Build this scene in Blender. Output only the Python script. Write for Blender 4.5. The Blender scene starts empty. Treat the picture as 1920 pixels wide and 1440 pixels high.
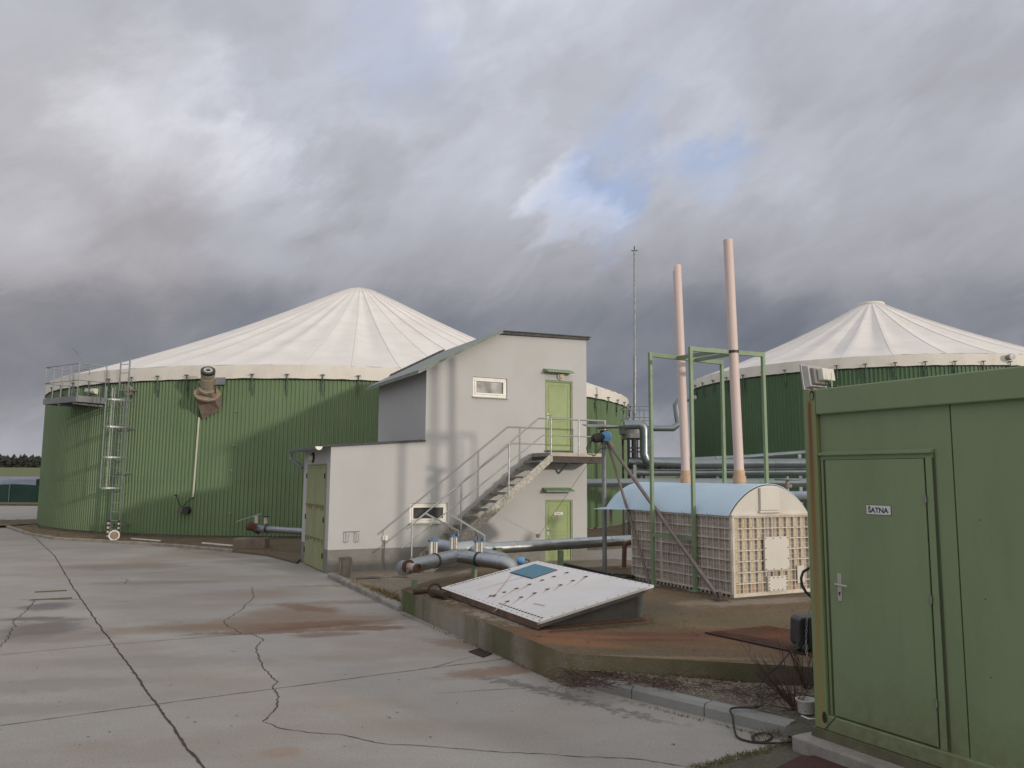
import bpy, math, random
from mathutils import Vector, Matrix
random.seed(7)
R_ = math.radians
sc = bpy.context.scene
COL = sc.collection
PI = math.pi

# ------------------------------------------------------------------ camera
F = 1490.0; H = 2.15; TH = math.atan(175/F); RO = 0.0065
R0 = Vector((1, 0, 0)); U0 = Vector((0, -math.sin(TH), math.cos(TH))); FW = Vector((0, math.cos(TH), math.sin(TH)))
CR = R0*math.cos(RO)+U0*math.sin(RO); CU = U0*math.cos(RO)-R0*math.sin(RO)
cam = bpy.data.cameras.new('camera'); co = bpy.data.objects.new('camera', cam); COL.objects.link(co)
cam.sensor_width = 36; cam.lens = 36*F/1920; cam.clip_start = .05; cam.clip_end = 6000
M3 = Matrix((CR, CU, -FW)).transposed()
co.matrix_world = Matrix.Translation((0, 0, H)) @ M3.to_4x4()
sc.camera = co

# measuring helpers: a point of the photograph -> a point of the place
def ray(px, py): return FW+CR*((px-960)/F)+CU*((720-py)/F)
def G(px, py, z=0.0):
    d = ray(px, py); k = (z-H)/d.z; return Vector((d.x*k, d.y*k, z))
def PL(px, py, P, n):
    d = ray(px, py); k = (P[0]*n[0]+P[1]*n[1])/(d.x*n[0]+d.y*n[1]); return Vector((d.x*k, d.y*k, H+d.z*k))
def DY(px, py, y):
    d = ray(px, py); k = y/d.y; return Vector((d.x*k, y, H+d.z*k))

# ------------------------------------------------------------------ world, sun, exposure
SUN_EL = R_(9.5); SUN_AZ = math.atan2(.715, -.70)       # towards the sun, from +Y clockwise
sdir = Vector((math.sin(SUN_AZ)*math.cos(SUN_EL), math.cos(SUN_AZ)*math.cos(SUN_EL), math.sin(SUN_EL)))
sl = bpy.data.lights.new('sun', 'SUN'); sl.energy = 1.45; sl.angle = R_(2.0); sl.color = (1, .90, .77)
so = bpy.data.objects.new('sun', sl); COL.objects.link(so); so.rotation_euler = (-sdir).to_track_quat('-Z', 'Y').to_euler()
sc.view_settings.view_transform = 'Standard'; sc.view_settings.look = 'None'
sc.view_settings.exposure = 0.12; sc.view_settings.gamma = 1.0
world = bpy.data.worlds.new('World'); sc.world = world; world.use_nodes = True

class NT:
    def __init__(s, tree): s.t = tree; s.n = tree.nodes; s.l = tree.links; s.x = 0
    def node(s, typ, ins=None, **kw):
        n = s.n.new(typ); s.x += 40; n.location = (s.x, 0)
        for k, v in kw.items(): setattr(n, k, v)
        if ins:
            for k, v in ins.items():
                i = n.inputs[k]
                if isinstance(v, bpy.types.NodeSocket): s.l.new(v, i)
                else: i.default_value = v
        return n
    def math(s, op, a, b=0.0, c=None, clamp=False):
        d = {0: a, 1: b}
        if c is not None: d[2] = c
        return s.node('ShaderNodeMath', d, operation=op, use_clamp=clamp).outputs[0]
    def noise(s, vec, scale, detail=4, rough=.55, dist=0.0, col=False):
        n = s.node('ShaderNodeTexNoise', {'Vector': vec, 'Scale': scale, 'Detail': detail, 'Roughness': rough, 'Distortion': dist})
        return n.outputs['Color' if col else 'Fac']
    def mr(s, v, a, b, c=0.0, d=1.0, smooth=False):
        n = s.node('ShaderNodeMapRange', {'Value': v, 'From Min': a, 'From Max': b, 'To Min': c, 'To Max': d})
        if smooth: n.interpolation_type = 'SMOOTHSTEP'
        return n.outputs[0]
    def mix(s, f, a, b, blend='MIX'):
        n = s.node('ShaderNodeMix', data_type='RGBA', blend_type=blend)
        for i, v in ((0, f), (6, a), (7, b)):
            if isinstance(v, bpy.types.NodeSocket): s.l.new(v, n.inputs[i])
            else: n.inputs[i].default_value = (tuple(v)+(1,))[:4] if hasattr(v, '__len__') else v
        return n.outputs[2]
    def mapping(s, vec, loc=(0, 0, 0), rot=(0, 0, 0), scale=(1, 1, 1), typ='POINT'):
        return s.node('ShaderNodeMapping', {'Vector': vec, 'Location': loc, 'Rotation': rot, 'Scale': scale}, vector_type=typ).outputs[0]
    def vm(s, op, a, b=None, out=0):
        d = {0: a}
        if b is not None: d[1] = b
        return s.node('ShaderNodeVectorMath', d, operation=op).outputs[out]

def make_world():
    t = NT(world.node_tree); t.n.clear()
    tc = t.node('ShaderNodeTexCoord').outputs['Generated']
    d = t.vm('NORMALIZE', tc)
    sep = t.node('ShaderNodeSeparateXYZ', {0: d}); dz = sep.outputs[2]
    # soft cloud masses drawn out along a slant
    rt = t.mapping(d, rot=(0, R_(31), 0)); P = t.mapping(rt, scale=(1.0, 1.0, 2.1))
    warp0 = t.vm('MULTIPLY', t.vm('SUBTRACT', t.noise(P, 3.0, 4, .55, 0, col=True), (.5, .5, .5)), (.30, .30, .30))
    Pw = t.vm('ADD', P, warp0)
    n1 = t.noise(Pw, 2.6, 8, .52, .2)
    n2 = t.noise(Pw, 8.5, 7, .58, .3)
    n3 = t.noise(t.mapping(Pw, loc=(5, 2, 3)), 1.7, 3, .5, .0)
    warp = t.noise(P, 4.2, 7, .62, .2, col=True)
    wv = t.vm('MULTIPLY', t.vm('SUBTRACT', warp, (.5, .5, .5)), (.30, .20, .30))
    dw = t.vm('NORMALIZE', t.vm('ADD', d, wv))
    def blob(px, py, rdeg, soft=0.0):
        c = ray(px, py).normalized()
        dt = t.vm('DOT_PRODUCT', dw, tuple(c), out=1)
        return t.mr(dt, math.cos(R_(rdeg)), math.cos(R_(soft)), 0, 1, True)
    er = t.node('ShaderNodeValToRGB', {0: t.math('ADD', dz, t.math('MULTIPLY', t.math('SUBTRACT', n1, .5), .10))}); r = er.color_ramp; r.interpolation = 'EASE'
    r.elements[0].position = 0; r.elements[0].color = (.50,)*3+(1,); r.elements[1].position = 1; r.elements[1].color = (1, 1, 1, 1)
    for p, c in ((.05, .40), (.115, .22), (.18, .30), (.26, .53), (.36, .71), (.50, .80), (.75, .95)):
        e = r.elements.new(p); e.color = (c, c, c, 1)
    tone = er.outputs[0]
    v = t.math('ADD', t.math('ADD', t.math('MULTIPLY', n1, .55), t.math("MULTIPLY", n2, .23)), t.math('MULTIPLY', n3, .30))
    tone = t.math('ADD', tone, t.math('MULTIPLY_ADD', v, 1.0, -.55))
    for (px, py, r, a) in ((180, 270, 6, .06), (320, 190, 6, .16), (470, 300, 5, .14), (40, 420, 5, .13), (500, 480, 4, .10), (1080, 390, 3.6, .24), (1330, 290, 5, .10), (1500, 330, 4, .08),
                           (1600, 480, 12, -.10), (1300, 600, 10, -.08), (640, 330, 5, -.12), (60, 620, 8, -.05), (960, 180, 6, -.04), (560, 380, 4, -.06),
                           (1880, 130, 6, -.14), (1240, 850, 4, .12), (20, 830, 5, .12), (100, 320, 3, -.05), (830, 620, 9, -.06)):
        tone = t.math('ADD', tone, t.math('MULTIPLY', blob(px, py, r), a*.80))
    cr = t.node('ShaderNodeValToRGB', {0: tone}); r = cr.color_ramp
    r.elements[0].position = 0; r.elements[0].color = (.125, .145, .18, 1)
    r.elements[1].position = 1; r.elements[1].color = (.72, .72, .78, 1)
    for p, c in ((.15, (.165, .180, .215)), (.3, (.225, .235, .270)), (.5, (.345, .345, .385)), (.72, (.450, .466, .522)), (.82, (.525, .545, .615)), (.90, (.62, .64, .72))):
        e = r.elements.new(p); e.color = c+(1,)
    warm = t.math('MULTIPLY', t.math('ADD', blob(150, 320, 13), blob(40, 480, 12), clamp=True), .30)
    clouds = t.mix(warm, cr.outputs[0], (1.16, 1.02, .88), 'MULTIPLY')
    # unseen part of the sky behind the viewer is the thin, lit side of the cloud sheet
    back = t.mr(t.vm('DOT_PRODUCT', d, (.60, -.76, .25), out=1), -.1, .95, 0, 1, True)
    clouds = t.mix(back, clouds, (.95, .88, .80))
    gaps = t.mr(t.math('ADD', t.math('ADD', t.math('MULTIPLY', blob(1140, 285, 5), .50), t.math('MULTIPLY', blob(740, 60, 7), .40)),
                t.math('ADD', t.math('MULTIPLY', blob(1320, 330, 3.5), .5), t.math('ADD', t.math('MULTIPLY', blob(1120, 400, 4), .45), t.math('MULTIPLY', blob(1300, 140, 8), .22)))), .12, .75, 0, .42, True)
    gaps = t.math('MULTIPLY', gaps, t.mr(n2, .34, .62, .35, 1.0))
    sky = t.node('ShaderNodeTexSky', sky_type='NISHITA', sun_disc=False, sun_elevation=SUN_EL, sun_rotation=SUN_AZ, altitude=300, air_density=1.0, dust_density=.6, ozone_density=1.2)
    b1 = t.node('ShaderNodeBackground', {'Color': t.mix(.55, sky.outputs[0], (1.7, 3.6, 8.2)), 'Strength': .12})
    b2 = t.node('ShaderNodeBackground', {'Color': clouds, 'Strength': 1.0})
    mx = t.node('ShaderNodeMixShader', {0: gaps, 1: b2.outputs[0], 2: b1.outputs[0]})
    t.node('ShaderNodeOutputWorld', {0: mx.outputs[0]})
make_world()

# ------------------------------------------------------------------ materials
MATS = {}
def mat(name, c1, c2=None, rough=.7, metal=0.0, ns=1.5, bump=0.0, bs=40, fine=.12, fs=60, dirt=None, dirt_amt=0.0, dirt_scale=(2, 2, .35), spots=None, spec=.5):
    if name in MATS: return MATS[name]
    m = bpy.data.materials.new(name); m.use_nodes = True; t = NT(m.node_tree); t.n.clear()
    pos = t.node('ShaderNodeNewGeometry').outputs['Position']
    c2 = c2 or tuple(x*.8 for x in c1)
    col = t.mix(t.mr(t.noise(pos, ns, 5, .6), .3, .7), c1, c2)
    if fine: col = t.mix(fine, col, t.mix(1.0, col, t.mr(t.noise(pos, fs, 3, .7), .25, .75, 0, 1.7), 'MULTIPLY'))
    if dirt:
        dm = t.noise(t.mapping(pos, scale=dirt_scale), 1.0, 5, .65)
        col = t.mix(t.math('MULTIPLY', t.mr(dm, .45, .75), dirt_amt), col, dirt)
    if spots:
        for (c, rx, ry, ang, amt, cc) in spots:
            w = t.vm('ADD', pos, t.vm('MULTIPLY', t.vm('SUBTRACT', t.noise(pos, 1.3/max(.2, min(rx, ry)), 5, .65, col=True), (.5, .5, .5)), (rx*1.1, ry*1.1, 0)))
            ln = t.vm('LENGTH', t.mapping(w, loc=c, rot=(0, 0, ang), scale=(rx, ry, 50), typ='TEXTURE'), out=1)
            col = t.mix(t.math('MULTIPLY', t.mr(ln, .40, 1.05, 1, 0, True), amt), col, cc)
    ro = t.mr(t.noise(pos, ns*3, 4), .3, .7, max(0, rough-.08), min(1, rough+.08))
    ins = {'Base Color': col, 'Roughness': ro, 'Metallic': metal}
    if bump:
        ins['Normal'] = t.node('ShaderNodeBump', {'Height': t.noise(pos, bs, 5, .65), 'Strength': bump, 'Distance': .02}).outputs[0]
    p = t.node('ShaderNodeBsdfPrincipled', ins); p.inputs['Specular IOR Level'].default_value = spec
    t.node('ShaderNodeOutputMaterial', {0: p.outputs[0]})
    MATS[name] = m; return m

def srgb(r, g, b): return tuple(((x/255+.055)/1.055)**2.4 if x > 10 else x/3294 for x in (r, g, b))

# ------------------------------------------------------------------ mesh builder
class Fr:
    """a right-angled frame on the ground: s along, t across, z up"""
    def __init__(s, o, u, z=0): s.o = Vector((o[0], o[1], z)); l = math.hypot(u[0], u[1]); s.u = Vector((u[0]/l, u[1]/l, 0)); s.v = Vector((-s.u.y, s.u.x, 0))
    def __call__(s, a, b, c): return s.o+s.u*a+s.v*b+Vector((0, 0, c))
    def inv(s, p): q = Vector(p)-s.o; return q.dot(s.u), q.dot(s.v), q.z
    def on(s, px, py, t=0.0):          # photograph point on the plane t = const -> (s, z)
        P = s.o+s.v*t; q = PL(px, py, P, s.v); a = s.inv(q); return a[0], a[2]
    def ons(s, px, py, a=0.0):         # ... on the plane s = const -> (t, z)
        P = s.o+s.u*a; q = PL(px, py, P, s.u); b = s.inv(q); return b[1], b[2]
WF = Fr((0, 0), (1, 0))
ROOT = {}

class MB:
    def __init__(s): s.v = []; s.f = []; s.m = []; s.s = []
    def add(s, vs, fs, m=0, sm=False):
        b = len(s.v); s.v += [Vector(p) for p in vs]
        for f in fs: s.f.append([b+i for i in f]); s.m.append(m); s.s.append(sm)
        return s
    def quad(s, a, b, c, d, m=0): return s.add([a, b, c, d], [(0, 1, 2, 3)], m)
    def box(s, fr, a, b, c, m=0):
        vs = [fr(x, y, z) for z in c for y in b for x in a]
        return s.add(vs, [(0, 2, 3, 1), (4, 5, 7, 6), (0, 1, 5, 4), (2, 6, 7, 3), (0, 4, 6, 2), (1, 3, 7, 5)], m)
    def beam(s, p0, p1, w, h=None, up=(0, 0, 1), m=0):
        p0 = Vector(p0); p1 = Vector(p1); h = h or w; d = (p1-p0).normalized(); up = Vector(up)
        if abs(d.dot(up)) > .98: up = Vector((1, 0, 0)) if abs(d.x) < .9 else Vector((0, 1, 0))
        x = d.cross(up).normalized(); y = x.cross(d)
        vs = [p+x*a*w/2+y*b*h/2 for p in (p0, p1) for a, b in ((-1, -1), (1, -1), (1, 1), (-1, 1))]
        return s.add(vs, [(0, 3, 2, 1), (4, 5, 6, 7), (0, 1, 5, 4), (1, 2, 6, 5), (2, 3, 7, 6), (3, 0, 4, 7)], m)
    def vbeam(s, p0, p1, fr, w, h, m=0):   # upright bar whose sides follow a frame
        p0 = Vector(p0); p1 = Vector(p1)
        vs = [p+fr.u*a*w/2+fr.v*b*h/2 for p in (p0, p1) for a, b in ((-1, -1), (1, -1), (1, 1), (-1, 1))]
        return s.add(vs, [(0, 3, 2, 1), (4, 5, 6, 7), (0, 1, 5, 4), (1, 2, 6, 5), (2, 3, 7, 6), (3, 0, 4, 7)], m)
    def tube(s, path, r, n=12, m=0, caps=True, closed=False):
        P = [Vector(p) for p in path]; k = len(P); rr = r if hasattr(r, '__len__') else [r]*k
        ds = [(P[(i+1) % k]-P[i]).normalized() for i in range(k if closed else k-1)]
        rings = []; x = None
        for i in range(k):
            if closed: a, b = ds[i-1], ds[i]
            else: a = ds[max(0, i-1)]; b = ds[min(k-2, i)]
            tdir = (a+b); tdir = tdir.normalized() if tdir.length > 1e-6 else a
            if x is None:
                x = tdir.cross(Vector((0, 0, 1)))
                if x.length < .1: x = tdir.cross(Vector((0, 1, 0)))
            x = (x-tdir*x.dot(tdir)).normalized(); y = tdir.cross(x)
            ce = max(.35, tdir.dot(a)); bis = (b-a)
            ring = []
            for j in range(n):
                an = 2*PI*j/n; o = x*math.cos(an)+y*math.sin(an)
                if bis.length > 1e-4 and ce < .999:
                    bn = (bis-tdir*bis.dot(tdir)).normalized(); o = o+bn*o.dot(bn)*(1/ce-1)
                ring.append(P[i]+o*rr[i])
            rings.append(ring)
        vs = [p for q in rings for p in q]; fs = []
        for i in range(k if closed else k-1):
            i2 = (i+1) % k
            for j in range(n): fs.append((i*n+j, i*n+(j+1) % n, i2*n+(j+1) % n, i2*n+j))
        s.add(vs, fs, m, True)
        if caps and not closed:
            s.add(rings[0], [tuple(range(n))[::-1]], m); s.add(rings[-1], [tuple(range(n))], m)
        return s
    def lathe(s, o, axis, prof, n=20, m=0):     # prof: (distance along axis, radius)
        o = Vector(o); ax = Vector(axis).normalized(); x = ax.cross(Vector((0, 0, 1)))
        if x.length < .1: x = ax.cross(Vector((0, 1, 0)))
        x.normalize(); y = ax.cross(x); vs = []; fs = []
        for (d, r) in prof:
            for j in range(n): a = 2*PI*j/n; vs.append(o+ax*d+(x*math.cos(a)+y*math.sin(a))*max(r, 1e-4))
        for i in range(len(prof)-1):
            for j in range(n): fs.append((i*n+j, i*n+(j+1) % n, (i+1)*n+(j+1) % n, (i+1)*n+j))
        # hard edges: separate flat rings by steepness
        return s.add(vs, fs, m, True)
    def poly(s, pts, m=0): return s.add(pts, [tuple(range(len(pts)))], m)
    def prism(s, pts, off, m=0):
        n = len(pts); off = Vector(off); vs = [Vector(p) for p in pts]+[Vector(p)+off for p in pts]
        return s.add(vs, [tuple(range(n))[::-1], tuple(range(n, 2*n))]+[(i, (i+1) % n, n+(i+1) % n, n+i) for i in range(n)], m)
    def text(s, body, origin, xa, ya, size, m=0, lift=.0):
        c = bpy.data.curves.new('lettering', 'FONT'); c.body = body; c.size = size; c.align_x = 'CENTER'; c.align_y = 'CENTER'; c.extrude = .0008; c.offset = size*.028
        o = bpy.data.objects.new('lettering', c); COL.objects.link(o); bpy.context.view_layer.update()
        me = bpy.data.meshes.new_from_object(o); xa = Vector(xa).normalized(); ya = Vector(ya).normalized(); za = xa.cross(ya)
        s.add([Vector(origin)+xa*v.co.x+ya*v.co.y+za*(v.co.z+lift) for v in me.vertices], [tuple(p.vertices) for p in me.polygons], m)
        bpy.data.objects.remove(o); bpy.data.curves.remove(c); bpy.data.meshes.remove(me); return s
    def build(s, name, mats, parent=None, label=None, cat=None, group=None, kind=None, bevel=0, origin=None):
        if not isinstance(mats, (list, tuple)): mats = [mats]
        if parent is not None: off = ROOT[parent.name]
        elif origin is not None: off = Vector(origin)
        else:
            n = len(s.v); off = Vector((sum(p.x for p in s.v)/n, sum(p.y for p in s.v)/n, min(p.z for p in s.v)))
        me = bpy.data.meshes.new(name); me.from_pydata([tuple(p-off) for p in s.v], [], s.f)
        for mm in mats: me.materials.append(mm)
        for i, p in enumerate(me.polygons): p.material_index = s.m[i]; p.use_smooth = s.s[i]
        me.update(); o = bpy.data.objects.new(name, me); COL.objects.link(o)
        if any(s.s):
            try: me.set_sharp_from_angle(angle=R_(38))
            except Exception: pass
        if parent is None: o.location = off
        else: o.parent = parent
        ROOT[o.name] = off
        if label: o['label'] = label
        if cat: o['category'] = cat
        if group: o['group'] = group
        if kind: o['kind'] = kind
        if bevel:
            b = o.modifiers.new('edges', 'BEVEL'); b.width = bevel; b.segments = 2; b.limit_method = 'ANGLE'; b.angle_limit = R_(50)
        return o

def thing(name, label, cat, loc, group=None):
    o = bpy.data.objects.new(name, None); COL.objects.link(o); o.location = loc; o.empty_display_size = .2
    ROOT[o.name] = Vector(loc); o['label'] = label; o['category'] = cat
    if group: o['group'] = group
    return o

# ---- the colours of the place
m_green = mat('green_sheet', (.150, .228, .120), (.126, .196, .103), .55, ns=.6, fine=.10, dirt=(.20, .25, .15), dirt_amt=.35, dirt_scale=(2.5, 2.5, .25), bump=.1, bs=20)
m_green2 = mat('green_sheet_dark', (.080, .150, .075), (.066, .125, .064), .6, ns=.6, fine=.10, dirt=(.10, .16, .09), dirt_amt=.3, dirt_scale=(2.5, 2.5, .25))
m_fabric = mat('roof_fabric', (.74, .72, .69), (.67, .65, .63), .8, ns=.5, fine=.05, dirt=(.50, .46, .41), dirt_amt=.35, dirt_scale=(.7, .7, 1.2))
m_seam = mat('seam_fabric', (.70, .68, .655), (.66, .64, .62), .8, ns=2)
m_band = mat('band_fabric', (.73, .70, .65), (.66, .63, .58), .75, ns=.8, dirt=(.42, .38, .30), dirt_amt=.4, dirt_scale=(1.5, 1.5, .6))
m_dark = mat('dark_metal', (.05, .052, .055), rough=.5, metal=.4)
m_black = mat('black_rubber', (.022, .022, .024), rough=.7)
m_galv = mat('galvanised_steel', (.42, .44, .45), (.33, .35, .36), .48, .75, ns=6, fine=.2, fs=90)
m_galvd = mat('dull_galvanised_steel', (.30, .31, .32), (.22, .23, .24), .55, .6, ns=4, fine=.2)
m_zinc = mat('zinc_cladding', (.44, .475, .50), (.34, .37, .39), .34, .88, ns=1.6, fine=.12, dirt=(.18, .18, .17), dirt_amt=.5, dirt_scale=(2, 2, 2))
m_rust = mat('rusty_steel', (.13, .065, .042), (.075, .045, .034), .9, ns=9, bump=.4, bs=60, fine=.3)
m_darkrust = mat('dark_rust_steel', (.065, .04, .032), (.04, .03, .026), .85, ns=12)
m_rusty_paint = mat('weathered_paint', (.34, .28, .22), (.22, .15, .10), .8, ns=7, fine=.3, bump=.2)
m_plaster = mat('grey_plaster', (.485, .492, .498), (.458, .463, .47), .9, ns=.5, bump=.35, bs=110, fine=.10, fs=110, dirt=(.36, .355, .34), dirt_amt=.25, dirt_scale=(1.1, 1.1, .8))
m_plinth = mat('grey_plinth', (.25, .245, .235), (.20, .195, .185), .9, ns=2.5, bump=.5, bs=90, fine=.25, dirt=(.14, .13, .11), dirt_amt=.6, dirt_scale=(2, 2, 1.5))
m_door = mat('light_green_paint', (.275, .345, .155), (.25, .315, .142), .55, ns=2, fine=.06)
m_doorf = mat('green_door_frame', (.225, .30, .12), rough=.55, ns=2, fine=.06)
m_gate = mat('faded_green_paint', (.29, .325, .18), (.26, .295, .16), .7, ns=2.5, fine=.08, dirt=(.30, .17, .06), dirt_amt=.55, dirt_scale=(2, 2, 1.0))
m_white = mat('white_plastic', (.78, .76, .72), (.72, .70, .66), .45, ns=3, fine=.04)
m_lamp = mat('frosted_lamp_glass', (.62, .56, .38), rough=.3, ns=8)
m_glass = mat('dark_glass', (.05, .05, .05), (.045, .045, .045), .18, ns=.5, spec=.8)
m_fascia = mat('grey_green_fascia', (.23, .26, .235), (.19, .22, .20), .6, ns=3)
m_roof = mat('dark_roof_sheet', (.045, .047, .05), (.035, .035, .038), .6, ns=3)
m_frame = mat('green_steel_paint', (.20, .295, .18), (.165, .25, .15), .5, ns=4, fine=.1, dirt=(.16, .10, .05), dirt_amt=.3, dirt_scale=(5, 5, 2))
m_pink = mat('pink_pipe', (.65, .53, .505), (.62, .50, .48), .55, ns=1.5, fine=.05, dirt=(.60, .50, .48), dirt_amt=.5, dirt_scale=(3, 3, .8))
m_orange = mat('orange_socket', (.54, .37, .24), (.47, .32, .21), .6, ns=6)
m_blue = mat('pale_blue_sheet', (.50, .645, .75), (.455, .60, .71), .55, ns=1.2, fine=.05, dirt=(.28, .42, .52), dirt_amt=.3, dirt_scale=(1, 1, 1))
m_grid = mat('weathered_white_plastic', (.66, .62, .56), (.54, .50, .44), .7, ns=5, fine=.2, fs=40, dirt=(.32, .25, .17), dirt_amt=.45, dirt_scale=(4, 4, 4))
m_back = mat('brown_grey_backing', (.50, .455, .42), (.39, .35, .325), .9, ns=4, fine=.3)
m_foam = mat('yellowed_foam', (.60, .52, .37), (.54, .43, .27), .9, ns=4, fine=.2)
m_cream = mat('cream_panel', (.60, .575, .54), (.52, .495, .46), .6, ns=1.5, fine=.08, dirt=(.40, .33, .24), dirt_amt=.35, dirt_scale=(2, 2, 2))
m_cover = mat('off_white_cover', (.62, .60, .56), (.56, .54, .50), .6, ns=2, fine=.05)
m_bluep = mat('blue_paint', (.055, .13, .26), (.04, .10, .20), .45, ns=5)
m_bluel = mat('bright_blue_paint', (.13, .34, .60), (.10, .28, .52), .4, ns=5)
m_alu = mat('aluminium_housing', (.60, .58, .53), (.52, .50, .45), .5, .1, ns=6)
m_redpipe = mat('oxide_red_paint', (.17, .075, .062), (.125, .06, .05), .6, ns=5)


# ================================================================== THE SETTING
BP = G(613, 1076)                    # foot of the building's near corner
B = Fr(BP, (.892, .452))
PADZ = .33
c_g = srgb(150, 143, 134)
RUST = (.235, .145, .095); DK = (.11, .10, .09)
def gp(px, py, z=0): p = G(px, py, z); return (p.x, p.y, 0)
BR = (.165, .098, .062); BR2 = (.205, .148, .105)
m_yard = mat('yard_concrete', (.350, .338, .318), (.285, .272, .252), .93, ns=.45, bump=.45, bs=60, fine=.24, fs=50,
    dirt=(.255, .205, .160), dirt_amt=.75, dirt_scale=(.40, .65, 1),
    spots=[(gp(560, 1165), 2.4, .75, .25, .75, BR2), (gp(590, 1172), 1.3, .42, .25, .95, BR), (gp(690, 1178), .8, .25, .2, .9, BR), (gp(500, 1185), 1.3, .22, .2, .8, BR), (gp(620, 1130), 1.7, .28, .25, .55, BR2), (gp(550, 1150), 1.0, .9, .3, .70, BR2), (gp(575, 1140), .35, .9, 1.0, .75, BR), (gp(530, 1175), .9, .35, .2, .8, BR), (gp(610, 1190), .6, .25, .2, .7, BR), (gp(400, 1175), 1.6, .35, .2, .5, BR2),
           (gp(400, 1040), 2.2, 1.4, 0, .45, BR2), (gp(370, 1028), .8, .9, 0, .55, (.24, .15, .07)), (gp(235, 1062), 1.8, 1.0, .2, .55, (.17, .135, .10)), (gp(300, 1092), 2.0, .35, .2, .45, (.17, .145, .12)), (gp(490, 1052), 1.6, .7, .3, .45, (.17, .15, .12)),
           (gp(88, 1137), .50, .54, 0, .9, (.135, .128, .122)), (gp(95, 1124), .62, .06, .1, .9, (.07, .06, .055)), (gp(450, 1115), 1.2, .9, .4, .35, BR2), (gp(330, 1180), 1.8, .4, .2, .5, BR2), (gp(420, 1390), 2.0, .5, .3, .25, BR2), (gp(900, 1380), 1.4, .5, -.3, .25, (.22, .19, .16)), (gp(75, 1180), .7, .8, .2, .75, DK), (gp(60, 1160), .6, .22, .2, .8, DK), (gp(120, 1162), .5, .2, .2, .6, DK), (gp(100, 1195), 1.1, .5, .2, .45, (.16, .13, .11)), (gp(940, 1258), .95, .30, .45, .75, (.20, .125, .08)), (gp(1000, 1290), 1.0, .12, -.7, .7, DK),
           (gp(870, 1210), .9, .25, -.6, .65, (.18, .14, .10)), (gp(640, 1098), 1.6, .25, .2, .5, (.15, .13, .115)), (gp(760, 1128), 1.2, .2, .2, .5, (.16, .14, .12)), (gp(1150, 1330), .9, .09, -.75, .65, DK), (gp(680, 1232), .8, .3, .2, .3, BR2),
           (gp(290, 1240), 1.6, .5, .1, .45, (.20, .185, .17)), (gp(80, 1285), 1.4, .4, .2, .45, (.19, .175, .16)), (gp(60, 1330), 1.0, .3, .2, .35, (.19, .175, .16)), (gp(690, 1320), .6, .3, .2, .28, (.27, .21, .15)), (gp(530, 1410), .2, .16, .2, .5, (.28, .18, .11)), (gp(150, 1050), 2.5, .6, .1, .4, (.28, .22, .16))])
m_crack = mat('joint_tar', (.055, .042, .045), (.035, .028, .03), .9, ns=12)
mb = MB()
mb.box(WF, (-70, 40), (-12, 57), (-.25, 0), 0)
def ribbon(mb, pts, w, jag=0.0, step=.14, z=.004, m=1, world=False):
    P = [Vector((p[0], p[1], 0)) if world else G(*p) for p in pts]; Q = []
    for a, b in zip(P, P[1:]):
        n = max(1, int((b-a).length/step))
        for i in range(n): Q.append(a.lerp(b, i/n))
    Q.append(P[-1]); L = []; Rr = []
    off = 0
    for i, q in enumerate(Q):
        d = (Q[min(i+1, len(Q)-1)]-Q[max(0, i-1)]).normalized(); nrm = Vector((-d.y, d.x, 0))
        off = off*.6+random.uniform(-jag, jag); ww = w*random.uniform(.55, 1.25)
        if i in (0, len(Q)-1): ww *= .3
        L.append(q+nrm*(off+ww/2)+Vector((0, 0, z))); Rr.append(q+nrm*(off-ww/2)+Vector((0, 0, z)))
    n = len(Q); mb.add(L+Rr, [(n+i, n+i+1, i+1, i) for i in range(n-1)], m)
ribbon(mb, [(60, 1006), (67, 1009), (103, 1043), (119, 1070), (139, 1104), (158, 1132), (194, 1184), (236, 1240), (293, 1321), (347, 1396), (381, 1440), (400, 1470)], .022, .007, .07)
ribbon(mb, [(-60, 1369), (0, 1361), (293, 1321), (514, 1292), (520, 1291), (806, 1253), (900, 1242), (950, 1235)], .011, .004, .09)
ribbon(mb, [(-50, 1232), (0, 1228), (216, 1208), (455, 1189), (516, 1182), (769, 1159)], .011, .005, .09)
ribbon(mb, [(0, 1079), (130, 1077), (240, 1077), (330, 1072), (392, 1063), (480, 1056)], .010, .006)
ribbon(mb, [(0, 1140), (150, 1132), (250, 1127)], .008, .004)
ribbon(mb, [(473, 1101), (476, 1117), (457, 1141), (436, 1155), (420, 1164), (431, 1176), (455, 1189)], .010, .022, .05)
ribbon(mb, [(471, 1188), (495, 1199), (478, 1216), (492, 1246), (518, 1279), (513, 1293), (525, 1307), (516, 1331), (495, 1354)], .012, .016, .04)
ribbon(mb, [(495, 1354), (525, 1366), (577, 1374), (633, 1377), (713, 1394), (797, 1400), (900, 1408), (1050, 1416), (1200, 1424), (1290, 1438)], .009, .010, .05)
ribbon(mb, [(67, 1125), (46, 1148), (25, 1165), (26, 1176), (8, 1204), (-5, 1223)], .011, .022, .05)
ribbon(mb, [(816, 1301), (900, 1295), (1030, 1287)], .007, .006)
ribbon(mb, [(806, 1253), (850, 1240), (895, 1229)], .008, .01)
ribbon(mb, [(225, 1083), (240, 1088), (233, 1096)], .012, .02, .06)
ribbon(mb, [(0, 1023), (120, 1020), (250, 1024)], .009, .004)
for _ in range(110):      # small chips and scraps of leaf lying on the slab
    p = G(random.uniform(0, 1300), random.uniform(1060, 1430)); a = random.uniform(0, 6); r = random.uniform(.006, .022)
    mb.add([p+Vector((math.cos(a+i*2.1)*r*random.uniform(.5, 1.2), math.sin(a+i*2.1)*r*.6, .005)) for i in range(3)], [(0, 1, 2)], 1)
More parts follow.
